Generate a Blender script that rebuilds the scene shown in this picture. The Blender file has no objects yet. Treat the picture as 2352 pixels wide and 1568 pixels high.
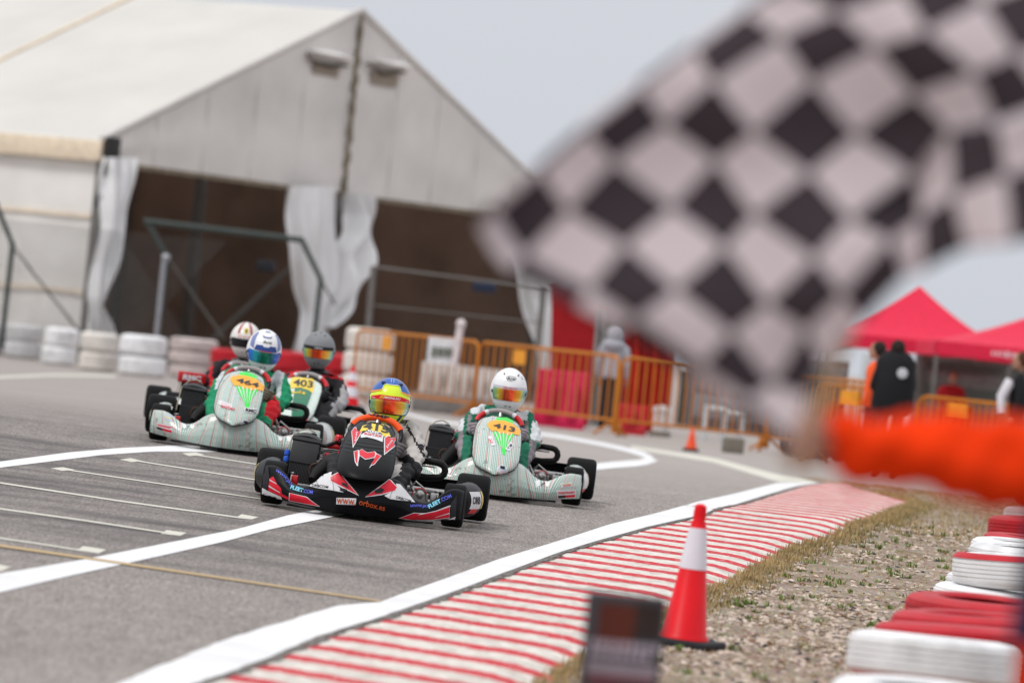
import bpy, bmesh, math, random
from math import sin, cos, pi, radians as R
from mathutils import Vector as V, Matrix as M4
from mathutils.bvhtree import BVHTree
from mathutils.geometry import tessellate_polygon
import numpy as np
random.seed(7)
S = bpy.context.scene
COL = S.collection
# ------------------------------------------------------------------ camera, sky, sun, exposure
ROLL, PITCH, HC, FPX = R(5.8), -5/13067, 1.165, 13067.0      # FPX: focal length in units of 1/2352 of the picture width
f_ = V((0, cos(PITCH), sin(PITCH))); z_ = V((0, -sin(PITCH), cos(PITCH))); x_ = V((1, 0, 0))
cr = x_*cos(ROLL)+z_*sin(ROLL); cu = z_*cos(ROLL)-x_*sin(ROLL)
CAM = V((0, 0, HC))
cd = bpy.data.cameras.new('camera'); cam = bpy.data.objects.new('camera', cd); COL.objects.link(cam)
cam.matrix_world = M4(((cr.x, cu.x, -f_.x, CAM.x), (cr.y, cu.y, -f_.y, CAM.y), (cr.z, cu.z, -f_.z, CAM.z), (0, 0, 0, 1)))
cd.sensor_width = 36; cd.lens = 36*FPX/2352; cd.clip_start = .5; cd.clip_end = 5000
cd.dof.use_dof = True; cd.dof.focus_distance = 34.9; cd.dof.aperture_fstop = 2.85
S.camera = cam
W = bpy.data.worlds.new('World'); S.world = W; W.use_nodes = True
wn, wl = W.node_tree.nodes, W.node_tree.links
bg = wn['Background']; sky = wn.new('ShaderNodeTexSky'); sky.sky_type = 'NISHITA'; sky.sun_disc = False
sky.sun_elevation = R(52); sky.sun_rotation = R(236); sky.dust_density = 4; sky.air_density = 1.2
g0 = wn.new('ShaderNodeNewGeometry'); sp = wn.new('ShaderNodeSeparateXYZ'); wl.new(g0.outputs['Incoming'], sp.inputs[0])
ma = wn.new('ShaderNodeMath'); ma.operation = 'MULTIPLY'; ma.inputs[1].default_value = -1; wl.new(sp.outputs[2], ma.inputs[0])
rp = wn.new('ShaderNodeValToRGB'); wl.new(ma.outputs[0], rp.inputs[0])
rp.color_ramp.elements[0].position = 0; rp.color_ramp.elements[0].color = (6.3, 6.55, 7.15, 1)
rp.color_ramp.elements[1].position = .9; rp.color_ramp.elements[1].color = (11.5, 11.6, 11.9, 1)
nz = wn.new('ShaderNodeTexNoise'); nz.inputs['Scale'].default_value = 3.5; nz.inputs['Detail'].default_value = 3
mr = wn.new('ShaderNodeMapRange'); wl.new(nz.outputs[0], mr.inputs[0]); mr.inputs[3].default_value = .93; mr.inputs[4].default_value = 1.07
mm = wn.new('ShaderNodeMix'); mm.data_type = 'RGBA'; mm.blend_type = 'MULTIPLY'; mm.inputs[0].default_value = 1
wl.new(rp.outputs[0], mm.inputs[6]); wl.new(mr.outputs[0], mm.inputs[7])
mx = wn.new('ShaderNodeMix'); mx.data_type = 'RGBA'; mx.inputs[0].default_value = .96
wl.new(sky.outputs[0], mx.inputs[6]); wl.new(mm.outputs[2], mx.inputs[7])
wl.new(mx.outputs[2], bg.inputs[0]); bg.inputs[1].default_value = .1
sl = bpy.data.lights.new('sun', 'SUN'); sun = bpy.data.objects.new('sun', sl); COL.objects.link(sun)
sl.energy = 1.35; sl.angle = R(14); sl.color = (1, .96, .9)
sun.rotation_euler = V((.62, .42, -.95)).to_track_quat('-Z', 'Y').to_euler(); sun.location = (0, 0, 30)
S.view_settings.view_transform = 'Standard'; S.view_settings.look = 'None'; S.view_settings.exposure = 0; S.view_settings.gamma = 1
S.cycles.use_denoising = True; S.cycles.max_bounces = 6; S.cycles.transparent_max_bounces = 8

# ------------------------------------------------------------------ helpers
def ss(a, b, t):
    t = min(1, max(0, (t-a)/(b-a))); return t*t*(3-2*t)
def ground(x, y):
    n = -.026*max(-6, min(6, x)) + .0217*(min(41, max(14, y))-34.5)
    return n*(1-ss(41, 70, y))
def pix(x, y, d):
    """point at distance d (world y) seen at photo position x, y (photo 2352 wide)"""
    v = f_ + cr*((x-1176)/FPX) + cu*((784-y)/FPX)
    return CAM + v*(d/v.y)
def gpix(x, y, lo=10, hi=300):
    st = 1.02; d = lo
    while d < hi:
        p = pix(x, y, d*st)
        if p.z < ground(p.x, p.y): break
        d *= st
    a, b = d, d*st
    for _ in range(30):
        m = (a+b)/2; p = pix(x, y, m)
        if p.z < ground(p.x, p.y): b = m
        else: a = m
    p = pix(x, y, a); p.z = ground(p.x, p.y); return p
def onplane(x, y, o, n):
    v = f_ + cr*((x-1176)/FPX) + cu*((784-y)/FPX)
    return CAM + v*((o-CAM).dot(n)/v.dot(n))
MATS = {}
def mat(key, c=(.5, .5, .5), rough=.5, metal=0, var=.12, scale=8, bump=0, bscale=40, coat=0, trans=0, dirt=0, spec=.22):
    if key in MATS: return MATS[key]
    m = bpy.data.materials.new(key); m.use_nodes = True; n, l = m.node_tree.nodes, m.node_tree.links
    b = n['Principled BSDF']; b.inputs['Roughness'].default_value = rough; b.inputs['Metallic'].default_value = metal
    b.inputs['Specular IOR Level'].default_value = spec if not metal else .5; b.inputs['Coat Weight'].default_value = coat*.35; b.inputs['Coat Roughness'].default_value = .1
    tc = n.new('ShaderNodeTexCoord'); no = n.new('ShaderNodeTexNoise'); no.inputs['Scale'].default_value = scale; no.inputs['Detail'].default_value = 6
    l.new(tc.outputs['Object'], no.inputs['Vector'])
    mr = n.new('ShaderNodeMapRange'); mr.inputs[1].default_value = .3; mr.inputs[2].default_value = .7
    mr.inputs[3].default_value = 1-var; mr.inputs[4].default_value = 1+var; l.new(no.outputs[0], mr.inputs[0])
    mi = n.new('ShaderNodeMix'); mi.data_type = 'RGBA'; mi.blend_type = 'MULTIPLY'; mi.inputs[0].default_value = 1
    mi.inputs[6].default_value = (*c, 1); l.new(mr.outputs[0], mi.inputs[7]); out = mi.outputs[2]
    if dirt:
        n2 = n.new('ShaderNodeTexNoise'); n2.inputs['Scale'].default_value = scale*.6; n2.inputs['Detail'].default_value = 8; l.new(tc.outputs['Object'], n2.inputs['Vector'])
        r2 = n.new('ShaderNodeMapRange'); r2.inputs[1].default_value = .52; r2.inputs[2].default_value = .75; r2.inputs[3].default_value = 0; r2.inputs[4].default_value = dirt; l.new(n2.outputs[0], r2.inputs[0])
        m2 = n.new('ShaderNodeMix'); m2.data_type = 'RGBA'; l.new(r2.outputs[0], m2.inputs[0]); l.new(out, m2.inputs[6]); m2.inputs[7].default_value = (.1, .085, .07, 1); out = m2.outputs[2]
    l.new(out, b.inputs['Base Color'])
    if bump:
        nb = n.new('ShaderNodeTexNoise'); nb.inputs['Scale'].default_value = bscale; nb.inputs['Detail'].default_value = 5; l.new(tc.outputs['Object'], nb.inputs['Vector'])
        bu = n.new('ShaderNodeBump'); bu.inputs['Strength'].default_value = bump; bu.inputs['Distance'].default_value = .01; l.new(nb.outputs[0], bu.inputs['Height']); l.new(bu.outputs[0], b.inputs['Normal'])
    if trans:
        tr = n.new('ShaderNodeBsdfTranslucent'); l.new(out, tr.inputs[0]); ms = n.new('ShaderNodeMixShader'); ms.inputs[0].default_value = trans
        l.new(b.outputs[0], ms.inputs[1]); l.new(tr.outputs[0], ms.inputs[2]); l.new(ms.outputs[0], n['Material Output'].inputs[0])
    MATS[key] = m; return m
def link(name, me, m=None, parent=None, smooth=True, kind=None, **kw):
    o = bpy.data.objects.new(name, me); COL.objects.link(o)
    if m is not None:
        me.materials.clear()
        for q in (m if isinstance(m, (list, tuple)) else [m]): me.materials.append(q)
    if smooth: me.shade_smooth()
    if parent is not None: o.parent = parent
    if kind: o['kind'] = kind
    for k, v in kw.items(): o[k] = v
    return o
def mesh(vs, fs):
    me = bpy.data.meshes.new('m'); me.from_pydata([tuple(v) for v in vs], [], fs); me.update(); return me
def O(name, vs, fs, m, parent=None, smooth=True, kind=None, **kw): return link(name, mesh(vs, fs), m, parent, smooth, kind, **kw)
def tag(o, label, cat, group=None):
    o['label'] = label; o['category'] = cat
    if group: o['group'] = group
    return o
def empty(name, label, cat, mw=None, group=None):
    o = bpy.data.objects.new(name, None); COL.objects.link(o); o.empty_display_size = .2
    if mw is not None: o.matrix_world = mw if isinstance(mw, M4) else M4.Translation(mw)
    return tag(o, label, cat, group)
class G:
    """collects shapes for one mesh"""
    def __init__(s): s.v = []; s.f = []
    def add(s, vs, fs):
        k = len(s.v); s.v += [V(v) for v in vs]; s.f += [tuple(i+k for i in f) for f in fs]; return s
    def box(s, lo, hi, mw=None):
        a, b = V(lo), V(hi); vs = [V((x, y, z)) for x in (a.x, b.x) for y in (a.y, b.y) for z in (a.z, b.z)]
        if mw is not None: vs = [mw @ v for v in vs]
        return s.add(vs, [(0, 1, 3, 2), (4, 6, 7, 5), (0, 4, 5, 1), (2, 3, 7, 6), (0, 2, 6, 4), (1, 5, 7, 3)])
    def tube(s, pts, r, n=8, cap=True, flat=1.0):
        pts = [V(p) for p in pts]; N = len(pts); rs = r if isinstance(r, (list, tuple)) else [r]*N
        vs, fs = [], []; up = None
        for i, p in enumerate(pts):
            t = (pts[min(N-1, i+1)]-pts[max(0, i-1)]).normalized()
            if up is None: up = V((0, 0, 1)) if abs(t.z) < .9 else V((0, 1, 0))
            a = t.cross(up).normalized(); b = a.cross(t).normalized(); up = b
            vs += [p+(a*cos(2*pi*k/n)+b*sin(2*pi*k/n)*flat)*rs[i] for k in range(n)]
        for i in range(N-1):
            for k in range(n):
                q = (k+1) % n; fs.append((i*n+k, i*n+q, (i+1)*n+q, (i+1)*n+k))
        if cap: fs += [tuple(range(n-1, -1, -1)), tuple((N-1)*n+k for k in range(n))]
        return s.add(vs, fs)
    def lathe(s, prof, n=20, mw=None, closed=False):
        vs = [V((r*cos(2*pi*k/n), r*sin(2*pi*k/n), z)) for r, z in prof for k in range(n)]
        if mw is not None: vs = [mw @ v for v in vs]
        P = len(prof); fs = []
        for i in range(P if closed else P-1):
            j = (i+1) % P
            for k in range(n):
                q = (k+1) % n; fs.append((i*n+k, i*n+q, j*n+q, j*n+k))
        return s.add(vs, fs)
    def grid(s, fn, nu, nv, thick=0):
        vs = [V(fn(u/nu, v/nv)) for v in range(nv+1) for u in range(nu+1)]
        fs = [(v*(nu+1)+u, v*(nu+1)+u+1, (v+1)*(nu+1)+u+1, (v+1)*(nu+1)+u) for v in range(nv) for u in range(nu)]
        return s.add(vs, fs)
    def ell(s, c, r, n=12, mw=None):
        c = V(c); r = V(r) if not isinstance(r, (int, float)) else V((r, r, r)); vs = []; fs = []
        for i in range(n+1):
            for k in range(n*2):
                a = pi*i/n; b = 2*pi*k/(n*2); p = V((r.x*sin(a)*cos(b), r.y*sin(a)*sin(b), r.z*cos(a)))
                vs.append(c+(mw @ p if mw is not None else p))
        for i in range(n):
            for k in range(n*2):
                q = (k+1) % (n*2); fs.append((i*n*2+k, (i+1)*n*2+k, (i+1)*n*2+q, i*n*2+q))
        return s.add(vs, fs)
    def obj(s, name, m, parent=None, smooth=True, kind=None, bevel=0, **kw):
        me = mesh(s.v, s.f)
        if bevel:
            bm = bmesh.new(); bm.from_mesh(me); es = [e for e in bm.edges if len(e.link_faces) == 2 and e.calc_face_angle(0) > .6]
            bmesh.ops.bevel(bm, geom=es, offset=bevel, segments=2, profile=.5, affect='EDGES'); bm.to_mesh(me); bm.free()
        o = link(name, me, m, parent, smooth, kind, **kw)
        if smooth: me.set_sharp_from_angle(angle=R(40))
        return o
def arc(c, r, a0, a1, n, ax=V((1, 0, 0)), ay=V((0, 0, 1))): return [V(c)+ax*r*cos(a0+(a1-a0)*i/n)+ay*r*sin(a0+(a1-a0)*i/n) for i in range(n+1)]
def interp(keys, t):
    if t <= keys[0][0]: return keys[0][1]
    for (a, x), (b, y) in zip(keys, keys[1:]):
        if t <= b:
            k = (t-a)/(b-a); return x+(y-x)*k
    return keys[-1][1]
def smoothkeys(keys, n=60):
    xs = np.linspace(keys[0][0], keys[-1][0], n); ys = np.array([interp(keys, x) for x in xs]); k = np.array([1, 2, 3, 2, 1])/9
    yp = np.pad(ys, 2, mode='edge'); ys2 = np.convolve(yp, k, 'valid'); return list(zip(xs, ys2))
def skin(vs, es, rs, sub=2):
    me = bpy.data.meshes.new('s'); me.from_pydata([tuple(v) for v in vs], es, []); o = bpy.data.objects.new('s', me); COL.objects.link(o)
    mo = o.modifiers.new('k', 'SKIN'); mo.use_smooth_shade = True
    for i, r in enumerate(rs): me.skin_vertices[0].data[i].radius = (r if isinstance(r, tuple) else (r, r))
    me.skin_vertices[0].data[0].use_root = True
    sb = o.modifiers.new('b', 'SUBSURF'); sb.levels = sub; sb.render_levels = sub
    dg = bpy.context.evaluated_depsgraph_get(); out = bpy.data.meshes.new_from_object(o.evaluated_get(dg))
    bpy.data.objects.remove(o); bpy.data.meshes.remove(me); return out
def paint(me, mats, fn):
    me.materials.clear()
    for m in mats: me.materials.append(m)
    for p in me.polygons: p.material_index = fn(p.center)
TXT = {}
def textmesh(s, bold=0):
    k = (s, bold)
    if k in TXT: return TXT[k]
    c = bpy.data.curves.new('t', 'FONT'); c.body = s; c.align_x = 'CENTER'; c.align_y = 'CENTER'; c.offset = bold; c.resolution_u = 3
    o = bpy.data.objects.new('t', c); COL.objects.link(o); dg = bpy.context.evaluated_depsgraph_get(); dg.update()
    me = bpy.data.meshes.new_from_object(o.evaluated_get(dg)); vs = [(v.co.x, v.co.y) for v in me.vertices]; fs = [tuple(p.vertices) for p in me.polygons]
    bpy.data.objects.remove(o)
    xs = [v[0] for v in vs]; ys = [v[1] for v in vs]; w = max(xs)-min(xs); cx = (max(xs)+min(xs))/2; h = max(ys)-min(ys); cy = (max(ys)+min(ys))/2
    TXT[k] = ([((x-cx)/w, (y-cy)/h) for x, y in vs], fs); return TXT[k]
class Surf:
    """something decals are laid on: hits of photo rays on a mesh, in the local space of root"""
    def __init__(s, o, root, depth):
        me = o.data; s.b = BVHTree.FromPolygons([v.co.copy() for v in me.vertices], [tuple(p.vertices) for p in me.polygons])
        s.root = root; s.inv = root.matrix_world.inverted(); s.o = o; s.d = depth; s.par = o
    def put(s, p, off):
        c = s.inv @ CAM; w = s.inv @ pix(p[0], p[1], s.d); d = (w-c).normalized(); h, n, _, _ = s.b.ray_cast(c, d)
        if h is None:
            h, n, _, _ = s.b.find_nearest(w)
        if n.dot(d) > 0: n = -n
        return h+n*off
    def lay(s, name, v2, fs, m, off=.002, g=4):
        bm = bmesh.new(); bv = [bm.verts.new((x, y, 0)) for x, y in v2]
        for f in fs:
            try: bm.faces.new([bv[i] for i in f])
            except ValueError: pass
        xs = [v[0] for v in v2]; ys = [v[1] for v in v2]
        for lo, hi, ax in ((min(xs), max(xs), V((1, 0, 0))), (min(ys), max(ys), V((0, 1, 0)))):
            k = math.floor(lo/g)*g+g
            while k < hi:
                bmesh.ops.bisect_plane(bm, geom=bm.verts[:]+bm.edges[:]+bm.faces[:], plane_co=ax*k, plane_no=ax); k += g
        for v in bm.verts: v.co = s.put(v.co, off)
        bmesh.ops.recalc_face_normals(bm, faces=bm.faces)
        me = bpy.data.meshes.new('d'); bm.to_mesh(me); bm.free(); return link(name, me, m, s.par)
    def poly(s, name, pts, m, off=.002, g=4): return s.lay(name, pts, tessellate_polygon([[V((p[0], p[1], 0)) for p in pts]]), m, off, g)
    def line(s, name, pts, w, m, off=.002):
        v2 = []; fs = []
        for i, p in enumerate(pts):
            a = V(pts[max(0, i-1)]); b = V(pts[min(len(pts)-1, i+1)]); t = (b-a).normalized(); nn = V((-t.y, t.x)); ww = w if not isinstance(w, list) else w[i]
            v2 += [tuple(V(p)+nn*ww/2), tuple(V(p)-nn*ww/2)]
            if i: fs.append((2*i-2, 2*i-1, 2*i+1, 2*i))
        return s.lay(name, v2, fs, m, off)
    def text(s, t, p0, p1, h, m, off=.004, bold=.02, name='lettering', sag=0):
        vs, fs = textmesh(t, bold); p0 = V(p0); p1 = V(p1); a = p1-p0; u = a.normalized(); n = V((u.y, -u.x)); c = (p0+p1)/2
        v2 = [tuple(c+a*x+n*(y*h-sag*(1-4*x*x))) for x, y in vs]
        return s.lay(name, v2, fs, m, off, 6)
# ------------------------------------------------------------------ materials of the ground
def ground_mat(key, fn):
    m = bpy.data.materials.new(key); m.use_nodes = True; n, l = m.node_tree.nodes, m.node_tree.links; tc = n.new('ShaderNodeTexCoord')
    b = n['Principled BSDF']; b.inputs['Roughness'].default_value = .85; b.inputs['Specular IOR Level'].default_value = .25
    def noise(sc, det=6, st=(1, 1, 1), rough=.5):
        mp = n.new('ShaderNodeMapping'); mp.inputs['Scale'].default_value = st; l.new(tc.outputs['Object'], mp.inputs[0])
        q = n.new('ShaderNodeTexNoise'); q.inputs['Scale'].default_value = sc; q.inputs['Detail'].default_value = det; q.inputs['Roughness'].default_value = rough; l.new(mp.outputs[0], q.inputs['Vector']); return q.outputs[0]
    def rng(v, a, b_, c, d):
        r = n.new('ShaderNodeMapRange'); l.new(v, r.inputs[0])
        for i, q in enumerate((a, b_, c, d)): r.inputs[i+1].default_value = q
        return r.outputs[0]
    def mix(f, a, c, bl='MIX'):
        q = n.new('ShaderNodeMix'); q.data_type = 'RGBA'; q.blend_type = bl
        for s, v in ((0, f), (6, a), (7, c)):
            if isinstance(v, (int, float)): q.inputs[s].default_value = v if s == 0 else (v, v, v, 1)
            elif isinstance(v, tuple): q.inputs[s].default_value = (*v, 1)
            else: l.new(v, q.inputs[s])
        return q.outputs[2]
    def bump(h, st, dist=.01):
        q = n.new('ShaderNodeBump'); q.inputs['Strength'].default_value = st; q.inputs['Distance'].default_value = dist; l.new(h, q.inputs['Height']); l.new(q.outputs[0], b.inputs['Normal'])
    fn(n, l, b, tc, noise, rng, mix, bump); return m
def f_asphalt(n, l, b, tc, noise, rng, mix, bump):
    base = mix(rng(noise(.35, 5), .3, .7, 0, 1), (.262, .232, .216), (.318, .283, .262))
    gr = noise(95, 4, rough=.7); base = mix(1, base, rng(gr, .3, .7, .52, 1.48), 'MULTIPLY')
    # aggregate worn along the driving direction: grains a centimetre wide and several long
    base = mix(1, base, rng(noise(75, 5, (1, .10, 1), .75), .36, .64, .62, 1.38), 'MULTIPLY'); base = mix(1, base, rng(noise(11, 5, (1, .18, 1), .6), .35, .65, .90, 1.10), 'MULTIPLY')
    base = mix(rng(noise(52, 3, (1, .12, 1), .5), .64, .70, 0, .6), base, (.09, .085, .08))
    sep = n.new('ShaderNodeSeparateXYZ'); l.new(tc.outputs['Object'], sep.inputs[0]); base = mix(rng(sep.outputs[1], 40, 62, 0, .8), base, (.40, .36, .335))   # asphalt gets paler further off
    # rubbered-in racing line: streaks that run across the picture, strongest left of the grid
    rot = n.new('ShaderNodeMapping'); rot.inputs['Rotation'].default_value = (0, 0, R(-12)); rot.inputs['Scale'].default_value = (.5, 1.7, 1); l.new(tc.outputs['Object'], rot.inputs[0])
    q = n.new('ShaderNodeTexNoise'); q.inputs['Scale'].default_value = 1.3; q.inputs['Detail'].default_value = 7; q.inputs['Roughness'].default_value = .6; l.new(rot.outputs[0], q.inputs['Vector'])
    sep = n.new('ShaderNodeSeparateXYZ'); l.new(tc.outputs['Object'], sep.inputs[0])
    zone = rng(sep.outputs[1], 25, 30, 0, 1); zone2 = rng(sep.outputs[1], 37, 47, 1, .25); zx = rng(sep.outputs[0], -1.0, .4, 1, .2)
    def mul(a, c):
        m_ = n.new('ShaderNodeMath'); m_.operation = 'MULTIPLY'; l.new(a, m_.inputs[0]); l.new(c, m_.inputs[1]); return m_.outputs[0]
    z = mul(mul(zone, zone2), zx); base = mix(mul(rng(q.outputs[0], .40, .66, .22, .85), z), base, (.075, .07, .07))
    l.new(base, b.inputs['Base Color']); bump(gr, .35, .006)
def f_gravel(n, l, b, tc, noise, rng, mix, bump):
    base = mix(rng(noise(3, 6), .35, .65, 0, 1), (.35, .265, .195), (.50, .405, .32))
    vo = n.new('ShaderNodeTexVoronoi'); vo.inputs['Scale'].default_value = 55; l.new(tc.outputs['Object'], vo.inputs['Vector'])
    base = mix(.55, base, vo.outputs[1], 'SOFT_LIGHT'); base = mix(rng(noise(30, 6, rough=.7), .5, .68, 0, .75), base, (.10, .08, .06))
    base = mix(rng(noise(1.2, 5), .50, .66, 0, .6), base, (.26, .19, .11))
    l.new(base, b.inputs['Base Color']); b.inputs['Roughness'].default_value = .95; bump(noise(45, 6, rough=.7), .9, .03)
def f_kerb(n, l, b, tc, noise, rng, mix, bump):
    at = n.new('ShaderNodeAttribute'); at.attribute_name = 'stripe'; sx = n.new('ShaderNodeSeparateXYZ'); l.new(at.outputs['Vector'], sx.inputs[0])
    wob = rng(noise(7, 6, rough=.8), .3, .7, -.07, .07)
    ad = n.new('ShaderNodeMath'); ad.operation = 'ADD'; l.new(sx.outputs[0], ad.inputs[0]); l.new(wob, ad.inputs[1])
    fr = n.new('ShaderNodeMath'); fr.operation = 'FRACT'; l.new(ad.outputs[0], fr.inputs[0])
    w = n.new('ShaderNodeMath'); w.operation = 'PINGPONG'; w.inputs[1].default_value = .5; l.new(fr.outputs[0], w.inputs[0])
    red = rng(w.outputs[0], .165, .195, 1, 0)
    wear = rng(noise(26, 7, (1, 1.6, 1), .75), .56, .62, 1, .15); m_ = n.new('ShaderNodeMath'); m_.operation = 'MULTIPLY'; l.new(red, m_.inputs[0]); l.new(wear, m_.inputs[1])
    white = mix(rng(noise(12, 7, (1, .3, 1), rough=.7), .42, .72, 0, .85), (.74, .70, .645), (.42, .37, .32))
    col = mix(m_.outputs[0], white, (.56, .028, .045)); col = mix(rng(noise(60, 5), .62, .7, 0, .8), col, (.12, .09, .08))
    rub = rng(noise(2.2, 6, (.6, 2, 1)), .58, .75, 0, .5); col = mix(rub, col, (.16, .14, .13))
    l.new(col, b.inputs['Base Color']); bump(noise(60, 5), .4, .01)
def f_paint(c, wearamt=.6):
    def f(n, l, b, tc, noise, rng, mix, bump):
        col = mix(rng(noise(55, 6, rough=.75), .60, .68, 0, wearamt), c, (.3, .285, .275)); col = mix(rng(noise(2.5, 5), .5, .8, 0, .18), col, (.25, .23, .22))
        l.new(col, b.inputs['Base Color']); b.inputs['Roughness'].default_value = .7; bump(noise(95, 4), .25, .005)
    return f
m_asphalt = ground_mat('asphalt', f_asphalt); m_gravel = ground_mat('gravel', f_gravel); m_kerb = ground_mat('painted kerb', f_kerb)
m_white = ground_mat('white paint', f_paint((.79, .79, .80), .35)); m_cream = ground_mat('worn cream paint', f_paint((.66, .64, .56), .8)); m_or = ground_mat('worn orange paint', f_paint((.50, .36, .19), .95))
m_crumb = ground_mat('crumbled asphalt edge', lambda n, l, b, tc, noise, rng, mix, bump: (l.new(mix(rng(noise(40, 6, rough=.8), .45, .6, 0, 1), (.10, .09, .08), (.32, .29, .27)), b.inputs['Base Color']), bump(noise(50, 6), 1, .02)))
# ------------------------------------------------------------------ asphalt
xs = sorted(set([-900, -400, -200, -120, -80, -60, -45, -35, -28, -22, -18, -15, -12] + [i*.5 for i in range(-20, 21)] + [12, 15, 18, 22, 28, 35, 45, 60, 80, 120, 200, 400, 900]))
ys = sorted(set([-40, -10, 0, 5, 10] + [i*.5 for i in range(24, 151)] + [78, 82, 90, 100, 120, 150, 200, 300, 500, 1000, 2500]))
vs = [(x, y, ground(x, y)) for y in ys for x in xs]; nx = len(xs)
fs = [(j*nx+i, j*nx+i+1, (j+1)*nx+i+1, (j+1)*nx+i) for j in range(len(ys)-1) for i in range(nx-1)]
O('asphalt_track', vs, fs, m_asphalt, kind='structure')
def resample(pts, n):
    d = [0]
    for a, b in zip(pts, pts[1:]): d.append(d[-1]+math.hypot(b[0]-a[0], b[1]-a[1]))
    out = []
    for i in range(n+1):
        t = d[-1]*i/n; k = 0
        while k < len(d)-2 and d[k+1] < t: k += 1
        q = (t-d[k])/max(1e-6, d[k+1]-d[k]); out.append((pts[k][0]+(pts[k+1][0]-pts[k][0])*q, pts[k][1]+(pts[k+1][1]-pts[k][1])*q))
    return out
def paint_strip(name, up, lo, m, n=24, lift=.002, jit=0):
    U = [gpix(*p) for p in resample(up, n)]; L_ = [gpix(*p) for p in resample(lo, n)]
    vs = []; fs = []; C = 6
    for i in range(n+1):
        for c in range(C+1):
            p = U[i].lerp(L_[i], c/C)
            if jit and c in (0, C): p = p + (U[i]-L_[i]).normalized()*random.uniform(-jit, jit)
            p.z = ground(p.x, p.y)+lift; vs.append(p)
    fs = [(i*(C+1)+c, i*(C+1)+c+1, (i+1)*(C+1)+c+1, (i+1)*(C+1)+c) for i in range(n) for c in range(C)]
    return O(name, vs, fs, m, kind='structure')
def band(name, cen, w, m, n=24, lift=.002):
    up = []; lo = []; c = resample(cen, n)
    for i, p in enumerate(c):
        h = interp(w, i/n)/2 if isinstance(w, list) else w/2; up.append((p[0], p[1]-h)); lo.append((p[0], p[1]+h))
    return paint_strip(name, up, lo, m, n, lift)
EUP = [(180, 1604), (273, 1568), (508, 1472), (664, 1424), (781, 1390), (871, 1383), (919, 1365), (1000, 1337), (1140, 1286), (1286, 1241), (1400, 1204), (1513, 1177), (1603, 1152), (1694, 1132), (1785, 1109)]
ELO = [(340, 1612), (453, 1568), (586, 1521), (742, 1457), (859, 1422), (919, 1402), (1080, 1345), (1150, 1318), (1286, 1268), (1368, 1243), (1490, 1209), (1603, 1184), (1694, 1157), (1762, 1136), (1830, 1116), (1889, 1109)]
paint_strip('white_edge_line', EUP, ELO, m_white, 90, .003, .008)
paint_strip('white_edge_line', [(1450, 1023), (1640, 1051), (1785, 1089), (1890, 1105)], [(1450, 1030), (1640, 1062), (1785, 1106), (1860, 1113)], m_cream, 20)
paint_strip('white_grid_curve', [(-60, 1325), (0, 1318), (195, 1285), (391, 1246), (547, 1215), (664, 1183), (723, 1172), (900, 1138), (1005, 1119), (1130, 1098), (1286, 1075), (1400, 1061), (1470, 1056), (1490, 1050)],
            [(-60, 1378), (0, 1361), (156, 1324), (352, 1281), (508, 1246), (625, 1215), (766, 1187), (900, 1160), (1005, 1132), (1130, 1112), (1286, 1089), (1400, 1076), (1480, 1070), (1512, 1058)], m_white, 60, .0035)
band('white_grid_curve', [(1500, 1057), (1482, 1045), (1440, 1033), (1380, 1020), (1286, 1003), (1150, 985), (1000, 968), (930, 950)], [(0, 14), (.15, 9), (1, 5)], m_white, 24, .005)
paint_strip('white_lane_line', [(-40, 1066), (0, 1060), (156, 1039), (273, 1029), (410, 1022.5), (500, 1025)], [(-40, 1081), (0, 1074), (98, 1062), (234, 1045), (352, 1037), (500, 1038)], m_white, 30, .002)
band('white_far_line', [(-30, 866), (0, 866), (120, 861), (266, 863)], 5, m_cream)
z5 = lambda x, y: (x/2.56, 964.7+y/2.56)
for box, thin in (([(1070, 195), (1150, 190), (1205, 205), (1110, 212)], [(1150, 206), (1520, 262)]), ([(700, 232), (770, 224), (845, 243), (775, 247)], [(800, 240), (1515, 354)]),
                  ([(298, 283), (370, 277), (440, 292), (365, 299)], [(400, 294), (1600, 474)]), ([(1385, 575), (1420, 553), (1520, 571), (1480, 584)], [(0, 370), (700, 476), (1420, 576)]),
                  ([(945, 668), (980, 646), (1098, 663), (1060, 680)], [(-60, 514), (500, 592), (980, 664)]), ([(450, 765), (490, 741), (625, 762), (580, 784)], [(-60, 688), (200, 724), (480, 768)]),
                  ([(-60, 865), (-40, 842), (60, 863), (5, 890)], None)):
    P = [gpix(*z5(*q)) for q in box]
    for q in P: q.z = ground(q.x, q.y)+.002
    O('grid_box_end', P, [(0, 1, 2, 3)], m_cream, kind='structure')
    if thin: band('grid_box_line', [z5(*q) for q in thin], [(0, 3.6 if thin[0][1] > 300 else 2.6), (1, 3.2 if thin[0][1] > 300 else 2.2)], m_cream, 20, .0032)
band('orange_line', [z5(*q) for q in ((-60, 730), (0, 741), (700, 842), (1400, 945), (2240, 1068))], [(0, 6), (1, 4)], m_or, 30, .005)
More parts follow.
